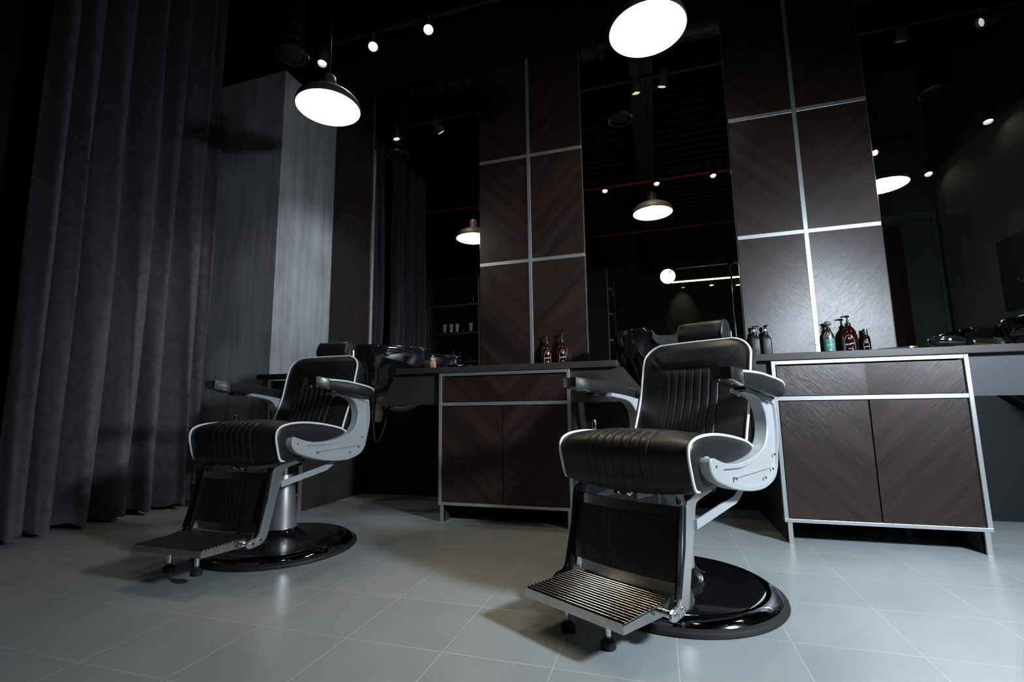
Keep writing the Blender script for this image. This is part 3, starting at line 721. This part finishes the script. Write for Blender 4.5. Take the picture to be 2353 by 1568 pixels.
# ------------------------------------------------------------------ ceiling track with spots
def track(x0, x1, y, z, label):
    t = thing('light_track', label, 'light track', ((x0+x1)/2, y, z), 0)
    h_ = (x1-x0)/2; build('track_rail', B(-h_, h_, -.017, .017, 0, .03), m_black, t, 0)
    n = max(2, int((x1-x0)/1.5))
    for i in range(n):
        build('hanger', T([(-h_+.2+i*(2*h_-.4)/(n-1),0,.03),(-h_+.2+i*(2*h_-.4)/(n-1),0,CEIL-z)], .004, 6), m_lampblack, t)
    return t
track(-2.7, 2.7, 2.76, 3.42, 'long black light track under the ceiling above the counters')
track(-2.7, 2.7, .95, 3.42, 'long black light track above the middle of the room, seen in the mirrors')
def spot(x, y, z, target, label, lit=1, energy=None, cone=44, tz=3.42, col=WARM, grp='black cylinder spots on the ceiling tracks'):
    d_ = (Vector(target)-Vector((x,y,z))).normalized()
    t = thing('track_spotlight', label, 'spotlight', (x, y, z), 0, grp)
    q = (-d_).to_track_quat('Z', 'Y').to_matrix().to_4x4()
    def rot(bm): bmesh.ops.transform(bm, matrix=q, verts=bm.verts); return bm
    can = build('can', rot(LA([(.0325,.0),(.038,-.002),(.040,.004),(.040,.125),(.034,.135),(0,.136)], 36, close=False)), m_lampblack, t)
    build('lens', rot(LA([(0,.020),(.033,.020),(.033,.024),(0,.0245)], 32)), m_spotglow if lit == 1 else m_spotdim, t)
    c = q @ Vector((0,0,.09))
    build('yoke', T([(c.x,c.y,c.z),(c.x,c.y,c.z+.03),(0,0,tz-z)], .008, 8), m_lampblack, t)
    if energy: lamp('spot_beam', 'SPOT', Vector((x,y,z))+d_*.002, energy*(4 if col is WARM else 1), col, target, .03, cone, .5)
    return t
E_ = SPOT_W
spot(-2.34, 2.78, 3.30, (-2.0, 2.2, .4), 'small lit spot close above the left pendant lamp', 1, E_*.8)
spot(-1.87, 2.75, 3.30, (-.55, .95, .3), 'bright lit spot, left of the glaring pair on the ceiling', 1, E_*1.2)
spot(-1.41, 2.73, 3.30, (-.35, .8, .35), 'bright lit spot, right of the glaring pair on the ceiling', 1, E_*1.2)
spot(-.04, 2.76, 3.30, (.1, 1.9, .3), 'black spot above the middle mirror, left of a pair seen in it', 1, E_*1.0)
spot(.17, 2.78, 3.30, (-.5, 1.7, .0), 'black spot above the middle mirror, right of a pair seen in it', 1, E_*.6)
spot(1.86, 2.76, 3.30, (1.4, 1.5, .0), 'dim spot at the top of the right mirror, left of two', 0)
spot(2.32, 2.79, 3.30, (-2.61, 3.14, 1.10), 'dim spot at the top of the right mirror, right of two', 0, 400, 27, col=(.88,.93,1))  # narrow beam added in place of light bounced off the left mirror onto the column
for x, l in ((-2.17,'spot beside the wood panel edge in the left mirror'), (-.495,'leftmost spot of three under the red pipe in the middle mirror'), (.123,'middle spot of three, right above the pendant lamp in the middle mirror'),
             (.757,'rightmost spot of three under the red pipe in the middle mirror'), (2.37,'spot right above the pendant lamp in the right mirror')):
    spot(x, .94, 3.30, (-2.9, -.1, 1.5) if x == -2.17 else (2.2, 2.6, 1.3) if x == 2.37 else (x, 1.9, .3), 'lit '+l, 1, E_*.35, 50)
spot(2.78, 1.0, 2.96, (2.6, 2.0, .5), 'lit spot in the upper corner of the right mirror, left one by the grey wall', 1, None, 50, 3.1)
spot(2.80, 1.9, 2.99, (2.7, 2.5, .5), 'spot in the right mirror close to the top of the grey wall', 1, None, 50, 3.1)

# ------------------------------------------------------------------ ducts, pipes
def duct(x, y, z, label, ln):
    t = thing('air_duct', label, 'duct', (x, y, z), 0, 'round black air ducts under the ceiling')
    pr = [(.105,0)]
    k = 0
    while k*.11 < ln-.05: pr += [(.105,k*.11+.02),(.108,k*.11+.026),(.105,k*.11+.032)]; k += 1
    pr += [(.105, ln)]
    build('duct_pipe', LA([(a,b+.05) for a,b in pr], 40), m_duct, t, 50)
    build('diffuser_ring', LA([(.085,.005),(.088,-.012),(.108,-.016),(.122,-.006),(.124,.008),(.112,.03),(.105,.055)], 48, close=False), m_blackpl, t)
    build('diffuser_disc', LA([(0,-.004),(.078,-.004),(.082,.002),(.078,.012),(0,.012)], 40), m_blackpl, t)
    return t
duct(-2.45, 2.58, 3.25, 'round black air duct hanging above the grey column', .585)
duct(-.20, 2.47, 3.27, 'round air duct seen in the middle mirror', .565)
duct(2.40, 2.05, 3.26, 'round air duct seen in the right mirror', .90)
bm = bmesh.new(); pr = []
k = 0
while k*.15 < 5.5: pr += [(.14,k*.15),(.14,k*.15+.13),(.144,k*.15+.14)]; k += 1
tag(build('trunk_duct', lathe(bm, pr, 40, c=(-2.9,2.5,4.05), axis='x'), m_duct, None, 50), 'long horizontal black trunk duct under the ceiling', 'duct')
for y_, z_, l in ((-.22, 3.90, 'thin red sprinkler pipe, nearer one across the middle mirror'), (-2.36, 3.92, 'thin red sprinkler pipe, farther one across the middle mirror')):
    tag(build('sprinkler_pipe', T([(-3.6,y_,z_),(2.85,y_,z_)], .022, 12), m_red, None), l, 'pipe')

# ------------------------------------------------------------------ things behind the camera, seen in the mirrors
def shelf_unit(x, y, rz, w_, d_, h_, zs_, label, name='shelf_unit'):
    t = thing(name, label, 'shelf', (x, y, 0), rz)
    for s in (-1, 1):
        build('side_board', B(min(s*w_/2, s*(w_/2-.02)), max(s*w_/2, s*(w_/2-.02)), 0, d_, 0, h_), m_lam_g, t, 0)
        build('edge_trim', B(min(s*w_/2, s*(w_/2-.014)), max(s*w_/2, s*(w_/2-.014)), d_, d_+.006, 0, h_), m_alu, t, 0)
    build('back_board', B(-w_/2, w_/2, 0, .01, 0, h_), m_black, t, 0)
    for z in zs_: build('shelf', B(-w_/2+.02, w_/2-.02, .01, d_, z-.03, z), m_lam_g, t, 0)
    build('top_board', B(-w_/2, w_/2, 0, d_, h_-.015, h_), m_lam_g, t, 0)
    return t
SZ = [.45, .90, 1.36, 1.80, 2.24]
shelf_unit(-2.96, -.34, 0, .86, .34, 2.67, SZ, 'open dark shelf unit of grooming products, seen in the left mirror')
def tubeprod(x, y, z, lab, mat, r=.028, h_=.13):
    bm = bmesh.new(); rings = []
    for k in range(6):
        u = k/5; rings.append([(x+ (r*(.75+.45*u))*math.cos(a), y+(r*(1-.85*u))*math.sin(a), z+.02+h_*u) for a in [2*PI*j/20 for j in range(20)]])
    loft(bm, rings); o = build('cream_tube', bm, mat, None)
    build('tube_cap', LA([(r*.7,z),(r*.7,z+.022),(0,z+.022)], 20, c=(x,y,0)), m_blackpl, o)
    return tag(o, lab, 'tube')
for i, (x, m, l) in enumerate(((-3.14,m_teal,'pale green cream tube, leftmost on the middle mirror-seen shelf'),(-3.03,m_white_pl,'off-white cream tube left of its twin on the reflected shelf'),(-2.93,m_white_pl,'off-white cream tube right of its twin on the reflected shelf'),(-2.70,m_teal,'pale green cream tube, rightmost on the reflected shelf'))):
    tubeprod(x, -.08, SZ[3], l, m)
def jar(x, y, z, r, h_, lab, mat=None, grp=None):
    o = build('product_bottle', LA([(r*.95,z),(r,z+.004),(r,z+h_*.6),(r*.45,z+h_*.75),(r*.45,z+h_),(0,z+h_)], 18, c=(x,y,0)), mat or m_bchrome, None)
    return tag(o, lab, 'bottle', grp)
ROWS = (('upper', SZ[4], ((-3.22,.016,.10,'small leftmost'),(-3.0,.018,.12,'taller second from left'),(-2.93,.02,.09,'wide middle'),(-2.78,.014,.07,'tiny second from right'),(-2.66,.018,.12,'tall rightmost'))),
        ('middle', SZ[3], ((-3.24,.02,.12,'narrower left'),(-2.82,.024,.13,'wider right'))),
        ('lower', SZ[2], ((-3.10,.014,.06,'short leftmost'),(-2.99,.014,.20,'tallest'),(-2.88,.013,.15,'tall middle'),(-2.76,.013,.09,'medium second from right'),(-2.70,.015,.05,'short rightmost'))))
for row, z, its in ROWS:
    for x, r, h_, w_ in its:
        jar(x, -.08, z, r, h_, '%s dark bottle standing on the %s shelf reflected in the left mirror' % (w_, row), None, 'dark bottles on the %s reflected shelf' % row)
# tall partition and shelf seen at the left of the middle mirror
t = thing('tall_cupboard', 'tall dark cupboard side with open shelf edge, at the left of the middle mirror reflection', 'cupboard', (-.97, -1.5, 0))
build('side_board', B(-.2, .24, -.5, .0, 0, 3.0), M_('cupboard brown grey', (.035,.03,.026), .5, var=.1), t, 0)
build('edge_trim', B(.226, .24, .0, .006, 0, 3.0), m_alu, t, 0)
build('edge_trim', B(.30, .308, -.6, -.592, 0, 3.0), m_alu, t, 0)
for z in (1.3, 1.75, 2.2, 2.65): build('shelf', B(.24, .305, -.6, 0, z, z+.02), m_alu, t, 0)

# studio boom lamp
t = thing('studio_boom_lamp', 'lit studio lamp on a chrome boom stand, seen in the middle mirror', 'lamp', (.93, .5, 0))
build('stand_pole', T([(0,0,.35),(0,0,2.36)], [.014,.010], 12), m_chrome, t)
bm = bmesh.new()
for k in range(3):
    a = 2*PI*k/3+.5; tube(bm, [(0,0,.62),(.42*math.cos(a),.42*math.sin(a),.012)], .010, 8); tube(bm, [(0,0,.34),(.21*math.cos(a),.21*math.sin(a),.315)], .006, 8)
build('tripod', bm, m_chrome, t)
build('boom_arm', T([(-.64,0,2.35),(-.30,0,2.352),(.30,0,2.36),(.75,0,2.372)], .008, 10), m_chrome, t)
build('clamp', lathe(bmesh.new(), [(.0,-.03),(.03,-.03),(.033,-.02),(.033,.02),(.03,.03),(0,.03)], 20, c=(0,0,2.358), axis='y'), m_bchrome, t)
build('knob', B(.01, .035, -.02, .02, 2.02, 2.08, bev=.005), m_blackpl, t)
dq = ((BOOM_AIM-BOOM_POS).normalized()); qm = (-dq).to_track_quat('Z','Y').to_matrix().to_4x4()
def onlamp(bm, pos, org, q): bmesh.ops.transform(bm, matrix=Matrix.Translation(Vector(pos)-Vector(org)) @ q, verts=bm.verts); return bm
refl_prof = [(.095,0),(.099,.002),(.092,.03),(.07,.065),(.045,.09),(.042,.17),(.030,.18),(0,.181)]
# the reflector's mouth faces down and a little towards the mirrors
aim = (Vector((.12, 3.6, 1.55))-BOOM_POS).normalized(); qb = (-aim).to_track_quat('Z','Y').to_matrix().to_4x4()
BO = (.93,.5,0)
hd = build('lamp_head', onlamp(LA(refl_prof, 40, close=False), BOOM_POS, BO, qb), m_bchrome, t)
build('lamp_disc', onlamp(LA([(0,.012),(.09,.012),(.09,.016),(0,.017)], 40), BOOM_POS, BO, qb), m_cool, hd)
build('head_bracket', T([(BOOM_POS.x-BO[0]+.02,.02,BOOM_POS.z+.04),(BOOM_POS.x-BO[0]+.05,.0,2.34),(-.63,0,2.35)], .009, 8), m_blackpl, t)
# key studio lamp
t = thing('studio_flood_lamp', 'cool white studio flood lamp on a stand, outside the picture at the right', 'lamp', (KEY_POS.x, KEY_POS.y, 0))
kq = (-(KEY_AIM-KEY_POS).normalized()).to_track_quat('Z','Y').to_matrix().to_4x4(); KO = (KEY_POS.x, KEY_POS.y, 0)
back_ = KEY_POS-(KEY_AIM-KEY_POS).normalized()*.02
hd = build('lamp_head', onlamp(LA([(.12,0),(.125,.002),(.12,.04),(.10,.09),(.07,.12),(.068,.24),(0,.241)], 40, close=False), back_, KO, kq), m_blackpl, t)
build('lamp_disc', onlamp(LA([(0,.012),(.11,.012),(.11,.016),(0,.017)], 40), back_, KO, kq), m_cool, hd)
build('stand_pole', T([(.03,-.13,.3),(.03,-.13,KEY_POS.z+.06)], .012, 10), m_blackpl, t)
bm = bmesh.new()
for k in range(3):
    a = 2*PI*k/3; tube(bm, [(.03,-.13,.55),(.03+.26*math.cos(a+1.05),-.13+.26*math.sin(a+1.05),.01)], .009, 8)
build('tripod', bm, m_blackpl, t)

# far warm light strip and downlights (seen through the middle mirror)
o = tag(build('light_strip', B(.35, 2.0, -3.02, -3.0, 3.03, 3.055), m_led, None, 0), 'long thin warm light strip hanging far back, seen in the middle mirror', 'light strip')
build('strip_housing', B(.33, 2.02, -3.03, -2.99, 3.056, 3.09), m_lampblack, o, 0)
for x, z, lit, l in ((1.17,3.06,1,'small warm downlight in the middle mirror under the light strip, left one lit'), (1.66,3.02,1,'small warm downlight in the middle mirror beside the lamp stand pole'), (.62,3.06,0,'small dim downlight in the middle mirror right of the boom lamp')):
    t = thing('downlight', l, 'downlight', (x, -3.6, z), 0)
    build('can', LA([(.04,0),(.045,.002),(.045,.10),(0,.101)], 24, close=False), m_lampblack, t)
    build('lens', LA([(0,-.001),(.036,-.001),(.036,.004),(0,.005)], 24), m_spotglow if lit else m_spotdim, t)
    build('stem', T([(0,0,.1),(0,0,CEIL-z)], .005, 6), m_lampblack, t)
lamp('far_wash', 'SPOT', (.70, -5.1, 3.9), 14, WARM, (.70, -5.6, 2.9), .03, 42, .9)
# leaning board and picture by the door, seen in the right mirror
t = thing('leaning_board', 'tall dark brown board with rounded top in front of the grey door, right mirror', 'board', (2.45, .87, 0))
build('board', PR([(-.075,.0),(.075,.0),(.075,2.40),(.055,2.45),(.02,2.47),(-.03,2.47),(-.06,2.44),(-.075,2.40)], 0, .03, 'y'), m_wood, t, 0)
t = thing('framed_picture', 'black picture with small bronze figure on the grey right wall, seen in the right mirror', 'picture', (2.9, 2.05, 1.70))
build('canvas', B(-.03, 0, -.42, .42, -.30, .30, bev=.002), m_black, t, 0)
build('relief', T(crom([(-.034,-.22,-.06),(-.036,-.16,-.10),(-.036,-.08,-.02),(-.036,-.06,.10),(-.036,.02,.12)], 5), .008, 8), m_bronze, t)
t = thing('potted_plant', 'green leafy plant sliver at the right edge of the middle mirror', 'plant', (1.25, -.9, 0))
build('pot', LA([(.13,0),(.16,.35),(.15,.36),(.0,.34)], 32), m_blackpl, t)
bm = bmesh.new(); random.seed(5)
for k in range(22):
    a = random.uniform(0,2*PI); l_ = random.uniform(.5,1.1); tl = random.uniform(.1,.4)
    p = [Vector((0,0,.34)), Vector((math.cos(a)*tl*.4,math.sin(a)*tl*.4,.34+l_*.6)), Vector((math.cos(a)*tl,math.sin(a)*tl,.34+l_))]
    s_ = Vector((-math.sin(a),math.cos(a),0))*.018; q = crom(p, 4); rows = []
    for i, c_ in enumerate(q):
        w_ = math.sin(PI*(.12+.85*i/(len(q)-1))); rows.append([bm.verts.new(c_-s_*w_), bm.verts.new(c_+Vector((0,0,-.004))), bm.verts.new(c_+s_*w_)])
    for A, Bv in zip(rows, rows[1:]):
        for j in range(2): bm.faces.new((A[j],A[j+1],Bv[j+1],Bv[j]))
bmesh.ops.solidify(bm, geom=bm.faces[:], thickness=.001)
build('leaves', bm, m_leaf, t)

# ------------------------------------------------------------------ bottles
def text_on(body_r, s, size, z, mat, parent, ang=0, name='lettering', tilt=0, flat=None, bold=0.0):
    cu = bpy.data.curves.new('t', 'FONT'); cu.body = s; cu.size = size; cu.align_x = 'CENTER'; cu.extrude = .0001; cu.shear = .25 if tilt else 0; cu.offset = bold
    to = bpy.data.objects.new('t', cu); COL.objects.link(to)
    bpy.context.view_layer.update(); me = bpy.data.meshes.new_from_object(to.evaluated_get(bpy.context.evaluated_depsgraph_get()))
    bpy.data.objects.remove(to, do_unlink=True); bpy.data.curves.remove(cu)
    for v in me.vertices:
        x, y_, e = v.co; y_ += x*tilt
        if flat is None:
            a = x/body_r+ang; r = body_r+.0006+e; v.co = (r*math.sin(a), -r*math.cos(a), z+y_)
        else: v.co = (x, -flat-.0006-e, z+y_)
    me.materials.append(mat); me.name = name
    o = bpy.data.objects.new(name, me); COL.objects.link(o); o.parent = parent; return o
def arc_on(r, pts, rad, mat, parent, ang=0, name='label_line', closed=False):
    P_ = [((r+.0006)*math.sin(x/r+ang), -(r+.0006)*math.cos(x/r+ang), z) for x, z in pts]
    return build(name, T(P_, rad, 6, closed=closed), mat, parent)
def pump(bm, z, rz, sc=1.0):
    c, s = math.cos(rz), math.sin(rz)
    lathe(bm, [(.0145,z),(.0150,z+.004),(.0150,z+.022),(.010,z+.026),(.0065,z+.028),(.0065,z+.040),(.0045,z+.041),(.0045,z+.056),(.011,z+.058),(.012,z+.066),(.009,z+.070),(0,z+.071)], 20)
    tube(bm, [(0,0,z+.064),(.022*c,.022*s,z+.0645),(.033*c,.033*s,z+.061)], [.006,.005,.0035], 10)
    return bm
def morgan_label(r, body, z0, z1, ang, ink, sz=.011):
    arch = [(-.62*r*1.0, z0+.006)] + [(-.62*r, z0+(z1-z0)*.55)] + [(-.62*r*math.cos(a), z0+(z1-z0)*.55+(z1-z0)*.45*math.sin(a)) for a in [PI*k/12 for k in range(1,12)]] + [(.62*r, z0+(z1-z0)*.55), (.62*r, z0+.006), (.3*r, z0), (-.3*r, z0)]
    arc_on(r, arch, .0006, ink, body, ang, 'label_border', closed=True)
    arc_on(r, [(.005*math.cos(2*PI*k/10), z0+(z1-z0)*.82+.005*math.sin(2*PI*k/10)) for k in range(10)], .0016, ink, body, ang, 'label_emblem', closed=True)
    text_on(r, "Morgan's", sz, z0+(z1-z0)*.50, ink, body, ang, tilt=.18, bold=.0002)
    arc_on(r, [(-.5*r, z0+(z1-z0)*.40), (.5*r, z0+(z1-z0)*.47)], .0008, ink, body, ang)
    text_on(r, "Men's", sz*.6, z0+(z1-z0)*.26, ink, body, ang, bold=.0002)
    arc_on(r, [(-.55*r, z0+(z1-z0)*.17), (0, z0+(z1-z0)*.17), (.55*r, z0+(z1-z0)*.17)], .0009, ink, body, ang)
    arc_on(r, [(-.4*r, z0+(z1-z0)*.06), (0, z0+(z1-z0)*.06), (.4*r, z0+(z1-z0)*.06)], .0004, ink, body, ang)
def pump_bottle(x, y, r, h_, label, face, prz, grp=None):
    t = thing('pump_bottle', label, 'bottle', (x, y, .9), 0, grp)
    s_ = h_-.06
    prof = [(r*.93,.0),(r,.004),(r,s_*.62),(r*.97,s_*.70),(r*.86,s_*.80),(r*.64,s_*.89),(r*.42,s_*.95),(r*.34,s_*.975),(.0135,s_),(0,s_+.001)]
    b_ = build('bottle_body', LA(prof, 48), m_amber, t, 60)
    morgan_label(r, b_, .035, s_*.70, face, m_ink, r*.29)
    build('pump_head', pump(bmesh.new(), s_-.012, prz), m_blackpl, t)
    return t
FA = lambda x, y: math.atan2(0-x, y)*-1
pump_bottle(-.735, 3.272, .040, .262, 'dark red pump bottle on the left counter, left one of two', .35, PI*.95)
pump_bottle(-.627, 3.272, .040, .266, 'dark red pump bottle on the left counter, right one of two', .35, PI*.6)
pump_bottle(1.108, 3.270, .043, .272, 'large dark red pump bottle between the green spray and the small bottle', -.30, PI*1.0)
# green spray bottle
t = thing('spray_bottle', 'sea green labelled aluminium spray bottle with black trigger head', 'bottle', (1.008, 3.284, .9))
r = .0285
b_ = build('bottle_body', LA([(r*.94,0),(r,.003),(r,.135),(r*.96,.150),(r*.84,.165),(r*.6,.178),(.012,.186),(0,.187)], 40), m_silver, t, 60)
lb = build('label_wrap', LA([(r+.0004,.006),(r+.0005,.007),(r+.0005,.134),(r+.0004,.135)], 40, close=False), m_green, t)
text_on(r, "Morgan's", .0085, .096, m_ink, lb, -.25, tilt=.15, bold=.0002); arc_on(r, [(-.016,.090),(0,.0915),(.016,.093)], .0006, m_ink, lb, -.25)
arc_on(r, [(-.02,.122),(0,.122),(.02,.122)], .0004, m_ink, lb, -.25); arc_on(r, [(-.02,.126),(0,.126),(.02,.126)], .0005, m_ink, lb, -.25)
arc_on(r, [(.009*math.cos(2*PI*k/12), .066+.009*math.sin(2*PI*k/12)) for k in range(12)], .0009, m_inkdk, lb, -.25, 'label_emblem', True)
arc_on(r, [(.0035*math.cos(2*PI*k/10), .066+.0035*math.sin(2*PI*k/10)) for k in range(10)], .003, m_ink, lb, -.25, 'label_emblem', True)
for s_ in (-1, 1):
    for k in range(3): arc_on(r, [(s_*.014,.061+.005*k),(s_*.019,.061+.005*k)], .0006, m_inkdk, lb, -.25)
text_on(r, 'Texture Spray', .0065, .042, m_ink, lb, -.25, bold=.0002)
bm = LA([(.0125,.180),(.0135,.182),(.0135,.200),(.009,.203),(.0065,.206),(.0065,.222)], 24)
prism(bm, [(-.020,.236),(-.017,.240),(-.006,.244),(.008,.242),(.016,.232),(.018,.221),(.012,.219),(.006,.224),(-.006,.224),(-.012,.233),(-.020,.233)], -.006, .006, 'y', bev=.002)
tube(bm, [(-.008,0,.224),(-.013,0,.214),(-.012,0,.205)], .003, 8)
build('trigger_head', bm, m_blackpl, t)
# small bottle with silver cap
t = thing('shampoo_bottle', 'small dark bottle with shiny silver cap, right of the large red pump bottle', 'bottle', (1.199, 3.29, .9))
r = .0225
b_ = build('bottle_body', LA([(r*.94,0),(r,.003),(r,.118),(r*.95,.130),(r*.78,.142),(r*.55,.150),(0,.151)], 40), M_('near black red plastic', (.006,.0012,.0015), .1, coat=.5, var=.1), t, 60)
morgan_label(r, b_, .035, .12, -.3, m_ink, .0062)
build('cap', LA([(.0125,.148),(.013,.149),(.013,.184),(.0115,.186),(0,.186)], 32), m_silver, t)
# two black pump bottles
for x, prz, l in ((.602, -.1, 'matte black square pump bottle, left one right behind the nearer chair'), (.666, -1.2, 'matte black square pump bottle, right one beside the lit wood panel')):
    t = thing('black_pump_bottle', l, 'bottle', (x, 3.285, .9))
    rings = []
    for z, w_, rr in ((0,.052,.008),(.004,.055,.009),(.150,.055,.009),(.157,.053,.011),(.176,.034,.012),(.182,.026,.012)):
        rings.append([(a, b, z) for a, b in rrect(0,0,w_,w_,rr,4)])
    b_ = build('bottle_body', loft(bmesh.new(), rings), m_matpl, t, 50)
    build('collar', LA([(.0145,.180),(.0145,.200),(.012,.203),(0,.204)], 24), m_matpl, t)
    build('white_sleeve', LA([(.0062,.200),(.0062,.219),(0,.22)], 16), m_white_pl, t)
    c, s = math.cos(prz), math.sin(prz)
    bm = LA([(.008,.219),(.0085,.220),(.0095,.238),(.008,.241),(0,.242)], 18); tube(bm, [(0,0,.236),(.02*c,.02*s,.2375),(.030*c,.030*s,.235)], [.005,.004,.003], 8)
    build('pump_head', bm, m_blackpl, t)
    bm = bmesh.new(); tube(bm, [(.0055*math.cos(2*PI*k/12), -.0285, .112+.0055*math.sin(2*PI*k/12)) for k in range(12)], .0014, 6, closed=True); lathe(bm, [(0,-.0291),(.003,-.0290),(0,-.0282)], 10, c=(0,0,.112), axis='y')
    build('logo', bm, m_greypipe, b_)
    build('label_line', T([(-.011,-.0285,.098),(.011,-.0285,.098)], .0010, 6), m_greypipe, b_)
    build('label_line', T([(-.013,-.0285,.064),(.013,-.0285,.064)], .0012, 6), m_greypipe, b_)

# ------------------------------------------------------------------ tools on the counters
t = thing('tool_mat', 'flat grey tool mat under the hair clippers', 'mat', (1.46, 2.80, .9))
build('mat', B(-.14, .14, -.13, .16, 0, .006, bev=.002), m_lam_g, t)
t = thing('hair_clipper', 'glossy dark hair clipper lying at the edge of the right counter', 'clipper', (1.315, 2.72, .9))
t.scale = (.82, .9, 1.05)
rings = []
for x, w_, h_, z in ((-.088,.008,.008,.034),(-.084,.03,.026,.034),(-.07,.044,.038,.034),(-.03,.052,.044,.036),(.02,.050,.046,.036),(.05,.046,.044,.034),(.072,.040,.036,.030),(.086,.034,.026,.026)):
    rings.append([(x, a, b) for a, b in rrect(0, z, w_, h_, min(w_,h_)*.45, 5)])
c_ = build('clipper_body', loft(bmesh.new(), rings), m_ceramic, t, 60)
build('blade', PR([(.082,.006),(.112,.010),(.114,.016),(.100,.040),(.082,.040)], -.020, .020, 'y', bev=.001), m_bchrome, t, 0)
build('switch', B(-.005,.008,-.028,-.024,.032,.042, bev=.001), m_white_pl, t)
bm = bmesh.new()
for k in range(5): lathe(bm, [(.0035,0),(.003,.001),(0,.0012)], 10, c=(-.04+.02*k, 0, .0585))
build('screw', bm, m_rub, t)
t = thing('brass_trimmer', 'brass cylinder trimmer with round end, beside the hair clipper', 'trimmer', (1.475, 2.775, .906), .55)
t.scale = (1.05, 1.05, 1.05)
build('trimmer_body', lathe(bmesh.new(), [(.012,-.07),(.016,-.066),(.018,-.02),(.0185,.05),(0,.051)], 28, c=(0,0,.0195), axis='x'), m_gold, t)
build('end_ring', lathe(bmesh.new(), [(.014,.050),(.0195,.050),(.0195,.056),(.014,.057),(.013,.054)], 28, c=(0,0,.0195), axis='x'), m_gold, t)
build('end_glass', lathe(bmesh.new(), [(.0,.052),(.013,.052),(.011,.055),(.006,.053),(0,.056)], 20, c=(0,0,.0195), axis='x'), m_chrome, t)
t = thing('razor', 'thin black razor lying on the right counter beside the wood panel', 'razor', (1.12, 2.72, .9), .15)
build('handle', T([(-.09,0,.006),(-.02,0,.009),(.05,0,.012)], [.004,.006,.007], 10), m_blackpl, t)
build('head', B(.045,.085,-.008,.008,.006,.020, bev=.003), m_gold, t)
for k, (x, y, rz) in enumerate(((1.565,2.80,.2),(1.59,2.86,-.3))):
    o = tag(build('hair_clip', B(-.03,.03,-.005,.005,0,.008, bev=.002), m_chrome, None), ('silver hair clip on the tool mat, left one','silver hair clip on the tool mat, right one')[k], 'clip'); o.location = (x, y, .907); o.rotation_euler = (0,0,rz)
# comb and scissors near the red bottles
t = thing('barber_scissors', 'silver barber scissors lying right of the red pump bottles', 'scissors', (-.50, 2.85, .9), .1)
bm = T([(-.08,-.006,.006),(.0,0,.010),(.085,.006,.010)], [.003,.004,.002], 8); tube(bm, [(-.08,.006,.006),(.0,0,.006),(.085,-.006,.008)], [.003,.004,.002], 8)
build('blade', bm, m_chrome, t)
bm = bmesh.new()
for s_ in (-1, 1): tube(bm, [(-.10+.016*math.cos(2*PI*k/14), s_*.02+.014*math.sin(2*PI*k/14), .007) for k in range(14)], .003, 6, closed=True)
build('finger_ring', bm, m_chrome, t)
t = thing('comb', 'flat black comb lying at the right end of the left counter', 'comb', (-.335, 2.84, .9), .1)
bm = B(-.095,.095,-.004,.006,0,.012, bev=.002)
for k in range(30): box(bm, -.09+k*.006, -.087+k*.006, -.022, -.003, .003, .009)
build('comb_body', bm, m_blackpl, t, 0)
t = thing('beard_trimmer', 'small dark trimmer with gold details at the left end of the left counter', 'trimmer', (-1.20, 2.80, .9), .05)
build('trimmer_body', lathe(bmesh.new(), [(.010,-.08),(.014,-.07),(.015,.02),(.012,.06),(0,.061)], 20, c=(0,0,.0155), axis='x'), m_bchrome, t)
build('blade', B(.055,.085,-.014,.014,.006,.024, bev=.002), m_gold, t)
t = thing('duster_brush', 'dark red rounded neck brush with pale end on the left counter', 'brush', (-1.43, 2.84, .9), .2)
t.scale = (.85, .85, .85)
build('bristles', lathe(bmesh.new(), [(.0,-.072),(.022,-.068),(.038,-.045),(.042,-.01),(.038,.015)], 28, c=(0,0,.042), axis='x'), m_hair, t)
build('ferrule', lathe(bmesh.new(), [(.038,.014),(.039,.016),(.036,.040),(.030,.044),(0,.045)], 28, c=(0,0,.042), axis='x'), m_peach, t)
